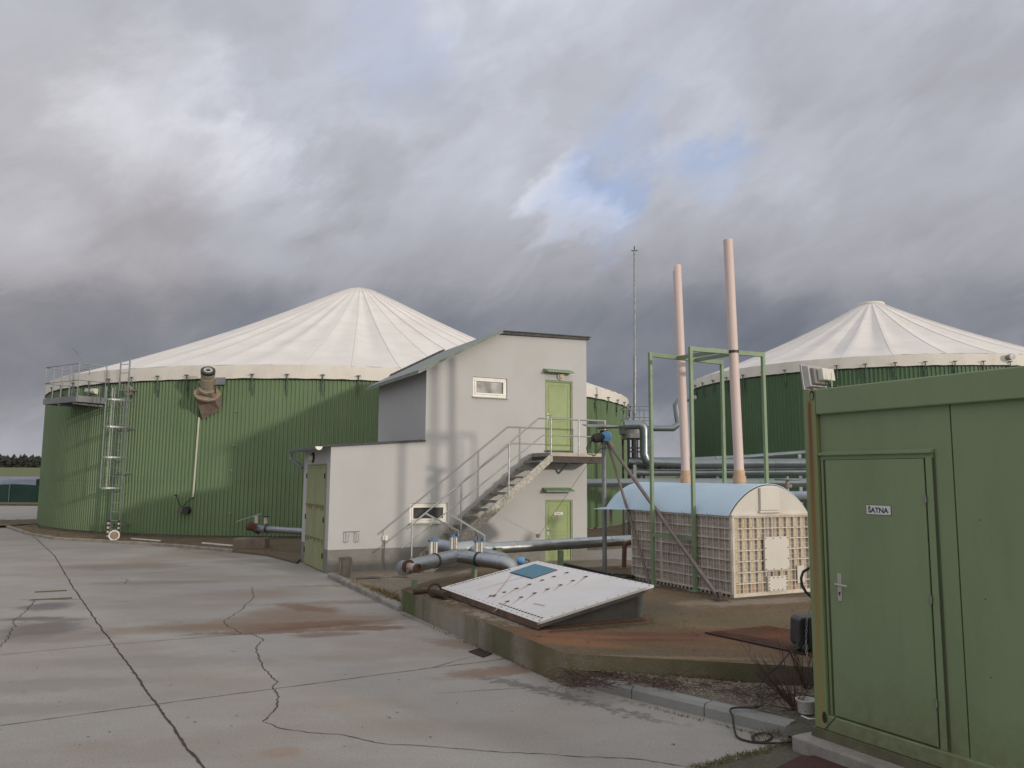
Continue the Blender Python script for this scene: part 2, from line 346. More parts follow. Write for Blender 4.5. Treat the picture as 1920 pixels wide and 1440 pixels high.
mb.build('yard', [m_yard, m_crack], kind='structure', origin=(0, 0, 0))

# far field rising gently to a wood
m_field = mat('winter_field', (.12, .145, .045), (.10, .11, .04), .95, ns=.03, fine=.1, fs=.8)
mb = MB()
prof = [(-40, -.30), (57.2, -.30), (57.3, -.02), (90, .2), (160, 1.0), (300, 3.2), (520, 6.4), (720, 8.2), (2500, 8.4)]
xs = [-2500, -900, -400, -150, 0, 150, 400, 900, 2500]
vs = [Vector((x, y if y > 0 else -400, z)) for y, z in prof for x in xs]; k = len(xs)
mb.add(vs, [(i*k+j, i*k+j+1, (i+1)*k+j+1, (i+1)*k+j) for i in range(len(prof)-1) for j in range(k-1)], 0)
mb.build('field', m_field, kind='structure', origin=(0, 0, -.3))

m_far = mat('far_wood', (.030, .032, .022), (.022, .024, .018), .95, ns=.08)
mb = MB(); rw = random.Random(3)
for i in range(2300):
    x = rw.uniform(-430, 420); y = 560+rw.uniform(0, 35); h = rw.uniform(4.5, 7.6)+1.0*math.sin(x*.05); zb = 6.6
    w = rw.uniform(1.6, 3.4)
    for j in range(5):
        zz = zb+h*(.08+j*.2); ww = w*(1.15-j*.13)*rw.uniform(.7, 1.2); a = rw.uniform(0, 3)
        c = Vector((x+rw.uniform(-1, 1), y, zz))
        mb.add([c+Vector((math.cos(a+q*1.257)*ww, math.sin(a+q*1.257)*ww, rw.uniform(-.6, .6))) for q in range(5)]+[c+Vector((0, 0, h*.3*rw.uniform(.7, 1.2)))], [(0, 1, 5), (1, 2, 5), (2, 3, 5), (3, 4, 5), (4, 0, 5)], 0)
mb.build('far_wood', m_far, kind='stuff', label='dark low woodland along the far edge of the green field', cat='wood')

# ---- left tank geometry
def bearing(px, py): d = ray(px, py); return math.atan2(d.x, d.y)
a1, a2 = bearing(78, 880), bearing(1177, 830); ac = (a1+a2)/2; half = (a2-a1)/2
pn = G(262, 1013); dn = math.hypot(pn.x, pn.y); off = abs(math.atan2(pn.x, pn.y)-ac)
ratio = math.cos(off)-math.sqrt(math.sin(half)**2-math.sin(off)**2)
DC = dn/ratio; TR = DC*math.sin(half); TC = Vector((math.sin(ac)*DC, math.cos(ac)*DC, 0)); TZ = DY(262, 712, pn.y).z
tanA = lambda px, py: (lambda p: math.atan2(p.y-TC.y, p.x-TC.x))(oncyl(px, py))
def oncyl(px, py, c=None, r=None):
    c = c or TC; r = r or TR; d = ray(px, py); dd = Vector((d.x, d.y)); A = dd.dot(dd); Bq = -2*dd.dot(c.xy); Cc = c.xy.dot(c.xy)-r*r
    disc = max(0, Bq*Bq-4*A*Cc); k = (-Bq-math.sqrt(disc))/(2*A); return Vector((d.x*k, d.y*k, H+d.z*k))
print('tank', TC, TR, TZ, DC)
def cyl(c, r, a, z): return Vector((c.x+r*math.cos(a), c.y+r*math.sin(a), z))

# earth ring round the tank, with a low kerb on the yard side
m_soil = mat('dry_grass_soil', (.17, .125, .075), (.10, .085, .055), .98, ns=1.6, bump=.9, bs=30, fine=.35, fs=25)
kpx = [(-25, 978), (0, 986), (50, 1003), (100, 1012), (215, 1019), (330, 1026), (435, 1036), (500, 1043), (556, 1058)]
kw = [G(*p) for p in kpx]
mb = MB(); n = 0
left = [cyl(TC, TR+1.9, R_(d), 0) for d in (188, 200, 208)]
arc = left+kw; vs = []
for p in arc:
    q = p-TC; q.z = 0; l = q.length; q.normalize()
    vs.append(TC+q*(TR-.15)+Vector((0, 0, .16))); vs.append(TC+q*(TR+(l-TR)*.5)+Vector((0, 0, .10+random.uniform(-.02, .03)))); vs.append(TC+q*(l-.03)+Vector((0, 0, .05))); vs.append(TC+q*(l-.03)+Vector((0, 0, -.02)))
mb.add(vs, [(i*4+j, i*4+j+1, i*4+4+j+1, i*4+4+j) for i in range(len(arc)-1) for j in range(3)], 0, True)
mb.build('tank_verge', m_soil, kind='structure')
# and on the right of the building, running round behind
mb = MB(); vs = []; angs = [R_(a) for a in range(-72, 40, 6)]
for a in angs:
    for r, z in ((TR-.15, .16), (TR+1.3, .12), (TR+4.8, .03), (TR+4.9, -.02)): vs.append(cyl(TC, r, a, z))
mb.add(vs, [(i*4+j+1, i*4+j, i*4+4+j, i*4+4+j+1) for i in range(len(angs)-1) for j in range(3)], 0, True)
mb.build('tank_verge', m_soil, kind='structure')
m_kerb = mat('kerb_concrete', (.30, .285, .26), (.24, .225, .205), .92, ns=3, bump=.4, bs=60, fine=.2, dirt=(.13, .115, .08), dirt_amt=.6, dirt_scale=(3, 3, 3))
def kerb(pts, w, h, L=1.0, label=None):
    mb = MB(); P = [Vector(p) for p in pts]
    for a, b in zip(P, P[1:]):
        n = max(1, round((b-a).length/L)); d = (b-a)/n; f = Fr(a, d); l = d.length
        for i in range(n):
            j = random.uniform(-.006, .006); jz = random.uniform(-.008, .008)
            f2 = Fr(a+d*i, d+Vector((0, random.uniform(-.008, .008), 0)))
            mb.prism([f2(.004, j, -.05), f2(.004, j, h-.025+jz), f2(.004, j+.025, h+jz), f2(.004, w+j, h+jz), f2(.004, w+j, -.05)], f2.u*(l-.008))
    return mb.build('kerb', m_kerb, kind='structure')
kerb([k_ for k_ in kw[:7]], .12, .09, .9)
kerb([G(614, 1083), G(748, 1147)][::-1] and [G(614, 1083), G(748, 1147)], .14, .10, 1.0)
kR = [G(1067, 1281), G(1480, 1384)]
m_kerb2 = mat('kerb_new_concrete', (.27, .275, .265), (.22, .225, .215), .9, ns=2, bump=.3, bs=80, fine=.15)
mb = MB(); a, b = kR; n = 3; d = (b-a)/n; fk = Fr(a, d)
for i in range(n):
    f2 = Fr(a+d*i+Vector((0, 0, 0)), d); l = d.length-.012
    mb.prism([f2(.006, 0, -.05), f2(.006, .0, .085), f2(.006, .03, .115), f2(.006, .15, .115), f2(.006, .15, -.05)], f2.u*l)
mb.build('kerb', m_kerb2, kind='structure')

# ---- raised concrete pad
gz_ = lambda x, y: gp(x, y, PADZ)
m_pad = mat('pad_concrete', (.190, .130, .072), (.128, .090, .050), .95, ns=.8, bump=1.0, bs=50, fine=.62, fs=38, dirt=(.095, .085, .045), dirt_amt=.70, dirt_scale=(.5, 1.5, 1),
    spots=[(gz_(1330, 1165), 2.6, .45, .05, .5, (.125, .105, .05)), (gz_(1200, 1135), .7, .8, 0, .7, (.075, .065, .05)), (gz_(1260, 1150), .9, .3, .1, .5, (.10, .085, .06)), (gz_(1430, 1128), 1.4, .30, .45, .75, (.29, .245, .20)), (gz_(1300, 1130), .5, .25, .5, .55, (.26, .22, .175)),
           (gz_(1150, 1195), 2.1, .50, -.05, .85, (.185, .080, .034)), (gz_(1090, 1205), .8, .25, -.4, .8, (.26, .12, .05)), (gz_(1300, 1205), 1.3, .22, 0, .7, (.17, .09, .04)), (gz_(1100, 1192), .9, .16, -.2, .85, (.24, .11, .05)), (gz_(1290, 1190), 1.5, .20, 0, .80, (.125, .055, .035)), (gz_(1400, 1183), 1.2, .2, 0, .75, (.16, .07, .035)), (gz_(1040, 1185), .8, .22, -.6, .85, (.21, .095, .045)), (gz_(1230, 1200), .8, .12, 0, .7, (.11, .055, .04)),
           (gz_(1450, 1160), 1.1, .2, .05, .5, (.12, .12, .05)), (gz_(1440, 1222), 1.5, .14, -.05, .6, (.17, .085, .045)), (gz_(1210, 1232), 1.8, .10, -.05, .6, (.26, .20, .11)), (gz_(1420, 1245), 1.4, .10, -.05, .5, (.17, .15, .08)),
           (gz_(1285, 1108), 1.5, .14, 2.05, .85, (.05, .042, .032)), (gz_(1450, 1118), .95, .06, .48, .8, (.07, .055, .04)), (gz_(1120, 1178), 1.1, .09, .45, .85, (.07, .045, .03)), (gz_(900, 1150), 1.7, .07, -1.12, .85, (.075, .045, .03)),
           (gz_(870, 1122), 1.5, .26, -1.12, .8, (.36, .31, .27)), (gz_(940, 1160), 1.2, .20, -1.0, .75, (.33, .28, .24)), (gz_(840, 1075), .9, .5, 1.2, .6, (.27, .245, .205)), (gz_(910, 1130), .9, .10, -1.1, .7, (.12, .06, .04))])
E0_ = G(1375, 1121, PADZ); E1_ = G(1185, 1084, PADZ)
m_padw = mat('pad_wall', (.30, .27, .21), (.22, .20, .155), .93, ns=2.2, bump=.8, bs=45, fine=.3, fs=40, dirt=(.10, .095, .05), dirt_amt=.85, dirt_scale=(2.8, 2.8, .6),
    spots=[(gp(770, 1150), .40, .55, 0, .85, (.075, .095, .025)), (gp(955, 1230), .40, .5, 0, .75, (.085, .085, .035)), (gp(1035, 1262), .45, .5, 0, .7, (.12, .09, .04)), (gp(1130, 1275), .8, .5, 0, .75, (.125, .11, .045)), (gp(1300, 1290), 1.3, .8, 0, .65, (.12, .11, .05)), (gp(1450, 1300), 1.0, .8, 0, .6, (.09, .08, .04)), (gp(860, 1190), .5, .4, 0, .5, (.33, .30, .25))])
p1 = G(752, 1105, PADZ); p2 = G(1059, 1225, PADZ); p3 = G(1510, 1250, PADZ); p0 = G(883, 1065, PADZ)
p3x = p2+(p3-p2)*2.2
back = B(7.5, -1.2, PADZ); p5 = Vector((9.5, 16.5, PADZ))
outl = [p0, p1, p2, p3x, p5, Vector((5.6, 18.6, PADZ)), Vector((1.5, 16.6, PADZ))]
mb = MB(); mb.poly(outl[::-1] if False else outl, 0)
nn = len(outl)
for i in range(nn):
    a, b = outl[i], outl[(i+1) % nn]; mb.quad(a-Vector((0, 0, .5)), b-Vector((0, 0, .5)), b, a, 1)
mb.build('concrete_pad', [m_pad, m_padw], kind='structure', bevel=.012)

# gravel bed between pad and kerb
m_gravel = mat('gravel_soil', (.20, .17, .135), (.12, .10, .075), .97, ns=2.2, bump=1.0, bs=45, fine=.6, fs=38)
a0 = kR[0]+fk.v*.15; b0 = kR[1]+fk.v*.15+fk.u*1.5
mb = MB(); rows = 14; cols = 34; vs = []
e0 = p2+Vector((0.02, -.0, 0)); e1 = p3x; e0 = Vector((e0.x, e0.y, 0)); e1 = Vector((e1.x-1.2, e1.y, 0))
for i in range(cols+1):
    u_ = i/cols; A = a0.lerp(b0, u_); Bq = e0.lerp(e1, u_)
    for j in range(rows+1):
        w_ = j/rows; p = A.lerp(Bq, w_); zz = .085+.09*w_+random.uniform(-.010, .014)
        if j == 0: zz = .095
        vs.append(Vector((p.x, p.y, zz)))
mb.add(vs, [(i*(rows+1)+j, (i+1)*(rows+1)+j, (i+1)*(rows+1)+j+1, i*(rows+1)+j+1) for i in range(cols) for j in range(rows)], 0, True)
mb.build('gravel_bed', m_gravel, kind='structure')
# soiled strip between yard kerb, pad and building
m_strip = mat('dirty_strip', (.22, .19, .15), (.15, .13, .10), .96, ns=1.5, bump=.6, bs=40, fine=.4, fs=30)
mb = MB(); mb.prism([B(.12, -.02, -.02), Vector(G(630, 1088)), G(750, 1143), p1-Vector((0, 0, PADZ+.02)), p0+Vector((.1, 0, -PADZ-.02)), Vector((1.5, 16.7, -.02)), Vector((5.6, 18.7, -.02)), B(7.6, -.02, -.02)][::1], (0, 0, .05))
mb.build('service_strip', m_strip, kind='structure')
# mossy ground in front of the container
m_moss = mat('mossy_mud', (.12, .115, .075), (.075, .07, .05), .97, ns=1.6, bump=.8, bs=30, fine=.4, fs=30)
mq = [G(1290, 1446), G(1375, 1425), G(1450, 1402), G(1500, 1388), G(1560, 1382), G(1900, 1500), G(1500, 1640), G(1250, 1500)]
mb = MB(); cen = sum(mq, Vector())/len(mq); vs = [cen+Vector((0, 0, .02))]
ring = []
for a, b in zip(mq, mq[1:]+mq[:1]):
    for i in range(8): q = a.lerp(b, i/8); ring.append(q+Vector((random.uniform(-.03, .03), random.uniform(-.03, .03), .006)))
mb.add(vs+ring, [(0, 1+i, 1+(i+1) % len(ring)) for i in range(len(ring))], 0)
mb.build('muddy_ground', m_moss, kind='structure')
m_ = MB(); m_.poly([G(1470, 1372, .1)+Vector((0, 0, 0)), G(1500, 1392, .1), G(1600, 1420, .1), G(1640, 1330, .1), G(1490, 1322, .1)]); m_.build('muddy_ground', m_moss, kind='structure')
# far concrete apron edge and brown strip
mb = MB(); mb.box(WF, (-70, 40), (55.0, 57.1), (.0, .12), 0)
mb.build('far_verge', m_soil, kind='structure')

# ================================================================== TANKS
def corrugated_tank(c, r, zt, nrib, zb, mat_wall, band_h, apex_z, nseam, cap_r, label, name='storage_tank', a0=0.0, steps=(0,), clamp_angles=(), cap=False, seed=1, amp=.040, sag=.16):
    root = thing(name, label, 'tank', (c.x, c.y, 0))
    mb = MB(); vs = []; prof = ((0, 0), (.48, 0), (.62, 1), (.88, 1))
    levels = [zb]+[s_ for s_ in steps if s_ > zb]+[zt]
    N = nrib*4
    fs = []
    for li in range(len(levels)-1):
        z0, z1 = levels[li], levels[li+1]; rr = r+.006*(len(levels)-2-li) if False else r+.008*(li % 2); base = len(vs)
        for zz in (z0-.03 if li else z0, z1):
            for i in range(nrib):
                for (f_, h_) in prof:
                    vs.append(cyl(c, rr+amp*h_, a0+2*PI*(i+f_)/nrib, zz))
        fs += [(base+j, base+(j+1) % N, base+N+(j+1) % N, base+N+j) for j in range(N)]
    mb.add(vs, fs, 0); mb.build('wall', mat_wall, root)
    # plinth ring
    mb = MB(); vs = []; n = 96
    for rr, zz in ((r-.05, 0), (r-.05, zb+.06)):
        for i in range(n): vs.append(cyl(c, rr, 2*PI*i/n, zz))
    mb.add(vs, [(i, (i+1) % n, n+(i+1) % n, n+i) for i in range(n)], 0, True); mb.build('foundation', m_plinth, root)
    # fabric band
    rn = random.Random(seed)
    mb = MB(); vs = []; n = 280; wav = [rn.uniform(-.012, .012) for _ in range(n)]
    bp = ((r+.02, zt+.01), (r+.085, zt-.035), (r+.075, zt+.04), (r+.07, zt+band_h*.5), (r+.045, zt+band_h))
    for rr, zz in bp:
        for i in range(n): vs.append(cyl(c, rr+wav[i]*.5, 2*PI*i/n, zz+wav[i]))
    mb.add(vs, [(k_*n+i, k_*n+(i+1) % n, (k_+1)*n+(i+1) % n, (k_+1)*n+i) for k_ in range(len(bp)-1) for i in range(n)], 0, True)
    mb.build('edge_band', m_band, root)
    # dark clamping rail just under the band
    mb = MB(); mb.tube([cyl(c, r+.05, 2*PI*i/120, zt-.055) for i in range(120)], .022, 6, closed=True); mb.build('clamping_rail', m_dark, root)
    # tent roof: ridges over the belts, sagging fabric between
    mb = MB(); vs = []; nr = 26; sub = 8; M = nseam*sub; ph = [rn.uniform(.55, 1.25) for _ in range(nseam)]; jit = [rn.uniform(-.35, .35) for _ in range(nseam)]
    R0_ = r+.045; z0 = zt+band_h; Hh = apex_z-z0
    for k_ in range(nr+1):
        q = k_/nr; rr = cap_r+(R0_-cap_r)*(1-q); x = (rr-cap_r)/(R0_-cap_r)
        zz = z0+Hh*((1-x)*.93+.07*(1-x)**2)
        if not cap: zz = z0+(Hh)*(1-math.sqrt(x*x+.0022))/(1-math.sqrt(.0022))*.985+Hh*.015*(1-x) if x < 1 else z0
        zz -= Hh*(.15 if cap else .24)*x*(1-x)
        for i in range(M):
            f_ = (i % sub)/sub; sg = ph[i//sub]*sag*(math.sin(PI*f_)+.22*math.sin(2*PI*f_+ph[i//sub]*9)*math.sin(PI*f_)+.18*math.sin(3*PI*f_)**2*jit[i//sub]*2)*(.25+rr/R0_*.75)*math.sin(PI*min(1, (1-x)*1.02+.0))**.6*.75 if 0 < k_ < nr else 0
            a = a0+2*PI*(i+jit[i//sub]*math.sin(PI*f_))/M
            vs.append(cyl(c, rr, a, zz-sg))
    mb.add(vs, [(k_*M+i, k_*M+(i+1) % M, (k_+1)*M+(i+1) % M, (k_+1)*M+i) for k_ in range(nr) for i in range(M)], 0, True)
    mb.add([vs[nr*M+i] for i in range(M)], [tuple(range(M))], 0)
    for i in range(nseam):      # welded seams over the belts
        a = a0+2*PI*i/nseam; L = []
        for k_ in range(nr+1):
            p = vs[k_*M+i*sub]; L.append((p+Vector((0, 0, .004)), a))
        q0 = [p+Vector((-math.sin(a), math.cos(a), 0))*.022 for p, a in L]; q1 = [p-Vector((-math.sin(a), math.cos(a), 0))*.022 for p, a in L]; q2 = [p+Vector((0, 0, .010)) for p, a in L]
        n_ = len(L); mb.add(q0+q2+q1, [(j, j+1, n_+j+1, n_+j) for j in range(n_-1)]+[(n_+j, n_+j+1, 2*n_+j+1, 2*n_+j) for j in range(n_-1)], 1)
    mb.build('fabric_roof', [m_fabric, m_seam], root)
    if cap:
        mb = MB(); mb.lathe((c.x, c.y, apex_z-.06), (0, 0, 1), [(0, cap_r*1.12), (.03, cap_r*1.18), (.10, cap_r*1.18), (.14, cap_r*1.1), (.16, .01)], 32); mb.build('roof_cap', m_band, root)
        mb = MB(); mb.lathe((c.x, c.y, apex_z-.12), (0, 0, 1), [(0, cap_r*1.02), (.06, cap_r*1.05)], 32); mb.build('cap_ring', m_dark, root)
    for a in clamp_angles:
        o = Vector((math.cos(a), math.sin(a), 0)); mb = MB(); tv = Vector((-o.y, o.x, 0)); b_ = cyl(c, r, a, zt)
        mb.tube([b_+o*.03+Vector((0, 0, -.30)), b_+o*.12+Vector((0, 0, -.12)), b_+o*.14+Vector((0, 0, .05)), b_+o*.10+Vector((0, 0, .10)), b_+o*.02+Vector((0, 0, .09))], .018, 6)
        mb.beam(b_+o*.15+tv*-.07+Vector((0, 0, .09)), b_+o*.15+tv*.07+Vector((0, 0, .09)), .05, .03)
        mb.beam(b_+o*.09+Vector((0, 0, -.05)), b_+o*.05+Vector((0, 0, -.60)), .035, .02, up=o)
        mb.tube([b_+o*.10+Vector((0, 0, -.2)), b_+o*.10+Vector((0, 0, -.42))], .026, 8)
        mb.build('clamp', m_clamp, root)
    return root
m_clamp = mat('green_grey_clamp', (.10, .17, .12), (.07, .09, .08), .6, .2, ns=9)
apex = DY(678, 541, TC.y)
at = [tanA(px, 716) for px in (475, 540, 608, 672)]; da = (at[3]-at[0])/3
clampL = [at[0]+da*i for i in range(-9, 18) if i not in (-1, )]
tank1 = corrugated_tank(TC, TR, TZ, 620, .22, m_green, .42, apex.z, 52, .16, 'largest green corrugated round tank with white tent roof, behind the grey building', a0=at[0], steps=(1.98, 2.36), clamp_angles=clampL, sag=.15)
for (px, py) in ((444, 772), (440, 835), (436, 882), (433, 962), (232, 858), (170, 877)):
    p = oncyl(px, py); o_ = (p-TC); o_.z = 0; o_.normalize(); mb = MB(); mb.lathe(p+o_*.03, o_, [(0, .028), (.05, .028), (.055, .001)], 8); mb.build('wall_fixing', m_galv, tank1)
# right tank
b_l, b_c = bearing(1297, 800), bearing(1635, 600); hf = b_c-b_l; D2 = 41.0; T2R = D2*math.sin(hf); T2 = Vector((math.sin(b_c)*D2, math.cos(b_c)*D2, 0))
nr2 = T2*((D2-T2R)/D2); T2Z = DY(1640, 687, nr2.y).z; ap2 = DY(1635, 572, T2.y)
print('tank2', T2, T2R, T2Z, ap2.z)
q2 = [oncyl(x, 690, T2, T2R) for x in (1570, 1678)]
qa = [math.atan2(p.y-T2.y, p.x-T2.x) for p in q2]; d2 = (qa[1]-qa[0])/2
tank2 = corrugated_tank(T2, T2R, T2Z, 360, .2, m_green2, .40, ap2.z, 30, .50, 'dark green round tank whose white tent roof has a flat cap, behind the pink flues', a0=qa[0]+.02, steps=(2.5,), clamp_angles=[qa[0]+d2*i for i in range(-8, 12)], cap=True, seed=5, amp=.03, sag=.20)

# ================================================================== THINGS ON THE LEFT TANK
def rad(a): return Vector((math.cos(a), math.sin(a), 0))
def tan_(a): return Vector((-math.sin(a), math.cos(a), 0))
# caged ladder: foot in front of the wall, lean back a touch
aL = tanA(241, 900); oL = rad(aL); tL = tan_(aL)         # tL points to the right seen from the yard
LB = cyl(TC, TR+.42, aL, .05); zTop = oncyl(237, 664).z-.25
root = thing('caged_ladder', 'tall grey galvanised ladder with safety hoops on the left of the largest tank', 'ladder', LB)
def lp(x, y, z): return Vector((LB.x, LB.y, 0))+tL*x+oL*y+Vector((0, 0, z))
for s in (-1, 1):
    mb = MB(); mb.beam(lp(.21*s, 0, .15), lp(.21*s, 0, zTop), .045, .028, up=tL); mb.build('side_rail', m_galv, root)
z = .35
while z < zTop: mb = MB(); mb.tube([lp(-.2, 0, z), lp(.2, 0, z)], .013, 6); z += .29; mb.build('rung', m_galv, root)
hoops = [1.72, 2.72, 3.72, 4.62]
for z in hoops:
    mb = MB(); pts = [lp(-.62, .05, z)]+[lp(-.2-.42*math.cos(R_(a)) if False else .36*math.cos(R_(a))-.06, .10+.62*math.sin(R_(a)), z) for a in range(180, -1, -20)]
    pts = [lp(.30*math.cos(R_(a)), .02+.62*math.sin(R_(a)), z) for a in range(195, -16, -15)]
    for p, q in zip(pts, pts[1:]): mb.beam(p, q, .012, .05)
    mb.build('hoop', m_galv, root)
mb = MB()
for a in (165, 130, 90, 50, 15): mb.beam(lp(.305*math.cos(R_(a)), .02+.63*math.sin(R_(a)), hoops[0]), lp(.305*math.cos(R_(a)), .02+.63*math.sin(R_(a)), 5.05), .035, .010, up=rad(aL+R_(a-90)))
mb.build('cage_bars', m_galv, root)
for z in (.5, 2.2, 3.7, 5.0):
    mb = MB()
    for s in (-1, 1): mb.beam(lp(.21*s, 0, z), lp(.21*s, -.44, z), .05, .05)
    mb.box(Fr((0, 0), (1, 0)), (0, .001), (0, .001), (0, .001)); mb = MB()
    for s in (-1, 1): mb.beam(lp(.21*s, 0, z), lp(.21*s, -.44, z), .05, .05)
    mb.build('wall_bracket', m_galvd, root)
for s in (-1, 1):   # striped posts at the foot
    mb = MB()
    for i in range(8): mb.beam(lp(.24*s, .06, .10+i*.07), lp(.24*s, .06, .10+(i+1)*.07), .05, .05, m=i % 2)
    mb.build('striped_post', [mat('pale_stripe', (.62, .58, .50)), m_dark], root)
# platform with railings to the left
aP0 = tanA(203, 730); aP1 = tanA(140, 742)
pz = oncyl(190, 742).z-.12
root = thing('maintenance_platform', 'steel platform with open railings fixed high on the left rim of the largest tank', 'platform', cyl(TC, TR+.6, (aP0+aP1)/2, pz))
c0 = cyl(TC, TR, aP0, 0); c1 = cyl(TC, TR, aP1, 0); pd = (c1-c0); pl = pd.length; pf = Fr(c0+rad((aP0+aP1)/2)*.10, pd); sgn = 1 if pf.v.dot(rad((aP0+aP1)/2)) > 0 else -1
PW = .95*sgn
def pp(a, b, z): return pf(a, b, pz+z)
mb = MB(); mb.box(Fr((0, 0), (1, 0)), (0, 0), (0, 0), (0, 0)) if False else None
mb.prism([pp(0, 0, -.02), pp(pl, 0, -.02), pp(pl, PW, -.02), pp(0, PW, -.02)], (0, 0, .04)); mb.build('deck', m_galvd, root)
for (a, b) in (((0, PW), (pl, PW)), ((0, 0), (pl, 0)), ((0, 0), (0, PW)), ((pl, 0), (pl, PW))):
    mb = MB(); mb.beam(pp(a[0], a[1], -.09), pp(b[0], b[1], -.09), .06, .20); mb.build('edge_beam', m_galvd, root)
for q in (.1, .55): mb = MB(); mb.beam(pp(pl*q, -.3*sgn, -.26), pp(pl*q, PW, -.20), .08, .10); mb.build('support_arm', m_galvd, root)
for k_ in range(5):
    mb = MB(); mb.tube([pp(pl*k_/4, PW, 0), pp(pl*k_/4, PW, 1.12)], .02, 6); mb.build('rail_post', m_galv, root)
    if k_ in (0, 4, 2): mb = MB(); mb.tube([pp(pl*k_/4, 0, 0), pp(pl*k_/4, 0, 1.12)], .02, 6); mb.build('rail_post', m_galv, root)
for h in (1.12, .55):
    mb = MB(); mb.tube([pp(0, 0, h), pp(0, PW, h), pp(pl, PW, h), pp(pl, 0, h)], .018, 6)
    if h > 1: mb.tube([pp(pl, 0, h), pp(pl*.5, 0, h)], .018, 6)
    mb.build('handrail', m_galv, root)
mb = MB(); mb.tube([pp(pl*.30, PW*.3, 1.1), pp(pl*.30, PW*.3, 1.1)+(G(158, 650, 0)-G(188, 684, 0)).normalized()*.0+Vector((-.75, .2, .78))], .02, 6)
mb.build('antenna_arm', m_galvd, root)
mb = MB(); mb.tube([pp(pl*.25, 0, .28), pp(pl*.62, -.1*sgn, .36)], .10, 10); mb.build('inspection_pipe', m_band, root)
# mixer motor high on the wall
aM = tanA(400, 735); oM = rad(aM); tM = tan_(aM); zM = oncyl(402, 738).z; MBp = cyl(TC, TR+.02, aM, 0)
def mp(x, y, z): return MBp+tM*x+oM*y+Vector((0, 0, zM+z))
root = thing('mixer_motor', 'beige flanged motor pointing outward from a slanted steel box high on the largest tank', 'motor', mp(0, .3, -.5))
mb = MB()
mb.prism([mp(-.40, 0, -.15), mp(-.36, 0, -.62), mp(-.30, .05, -.84), mp(-.28, .0, .45), mp(-.38, 0, .45)], oM*.02)
for s in (0,):
    A = [mp(-.36, .02, -.12), mp(-.30, .62, -.08), mp(-.28, .05, -.86)]; Bp = [mp(.34, .02, -.10), mp(.30, .62, -.06), mp(.30, .05, -.56)]
    mb.add(A+Bp, [(0, 2, 1), (3, 4, 5), (0, 1, 4, 3), (1, 2, 5, 4), (0, 3, 5, 2)])
mb.build('mounting_box', mat('stained_steel', (.27, .22, .19), (.18, .13, .105), .7, .2, ns=5), root)
mb = MB(); axm = (Vector((-MBp.x*.9+.6, -MBp.y, 0)).normalized()*.66+Vector((0, 0, .75))).normalized(); fo = mp(0, .34, -.06)
mb.lathe(fo, axm, [(0, .01), (0, .41), (.05, .41), (.05, .01)], 24); mb.build('base_flange', m_rusty_paint, root)
m_beige = mat('beige_motor', (.33, .29, .22), (.25, .21, .16), .65, ns=8, fine=.2)
mb = MB(); mb.lathe(fo, axm, [(.05, .20), (.16, .22), (.17, .26), (.24, .26), (.25, .19), (.36, .18), (.37, .215), (.68, .215), (.69, .20), (.78, .22), (.86, .22), (.87, .08)], 24); mb.build('motor_body', m_beige, root)
mb = MB(); mb.lathe(fo, axm, [(.87, .225), (.95, .225), (.955, .15), (.90, .14), (.90, .001)], 24); mb.build('fan_cowl', m_dark, root)
mb = MB(); mb.lathe(fo, axm, [(.90, .14), (.965, .14), (.967, .075), (.93, .07)], 20); mb.build('fan_ring', mat('pale_ring', (.45, .42, .40)), root)
for s in (-1, 1):
    mb = MB(); mb.tube([fo+tM*s*.28+axm*.04, fo+tM*s*.27+axm*.30, fo+tM*s*.17+axm*.42], .025, 6); mb.build('lifting_bracket', m_rust, root)
mb = MB(); mb.box(Fr(mp(0, 0, 0), tM), (.12, .46), (-.03*0, .10 if Fr(mp(0, 0, 0), tM).v.dot(oM) > 0 else -.10), (zM+.28, zM+.52)); mb.build('junction_box', m_galv, root)
# conduit down to winch
root = thing('cable_conduit', 'thin pale vertical conduit running down the green wall below the beige motor', 'conduit', oncyl(362, 930))
mb = MB(); P = [oncyl(375, 783)+oM*.06, oncyl(364, 932)+oM*.06]; mb.tube(P, .032, 8); mb.build('pipe', mat('pale_conduit', (.60, .60, .50)), root)
mb = MB(); mb.tube([mp(-.30, .40, -.12), oncyl(377, 770)+oM*.1, P[0]], .014, 6); mb.build('cable', m_black, root)
mb = MB(); mb.tube([P[1], oncyl(352, 944)+oM*.15, oncyl(348, 950)+oM*.15], .014, 6); mb.build('cable', m_black, root)
aW = tanA(350, 955); oW = rad(aW); tW = tan_(aW); wz = oncyl(350, 955).z; WP = cyl(TC, TR+.03, aW, 0)
def wp(x, y, z): return WP+tW*x+oW*y+Vector((0, 0, wz+z))
root = thing('hand_winch', 'small dark hand winch with a crank handle at the lower end of the pale conduit', 'winch', wp(0, 0, -.1))
mb = MB(); mb.beam(wp(-.17, .10, -.02), wp(.15, .10, -.02), .16, .16); mb.build('winch_body', mat('rusty_grey', (.17, .13, .11), (.10, .08, .07), .7, ns=10), root, bevel=.01)
mb = MB(); mb.tube([wp(-.03, .22, .06), wp(-.16, .24, .30), wp(-.22, .24, .46)], .016, 6); mb.tube([wp(-.22, .20, .46), wp(-.22, .32, .46)], .022, 6); mb.build('crank_handle', m_black, root)
mb = MB(); mb.lathe(wp(.1, .04, -.02), oW, [(0, .001), (0, .12), (.16, .12), (.16, .001)], 14); mb.build('drum', m_dark, root)
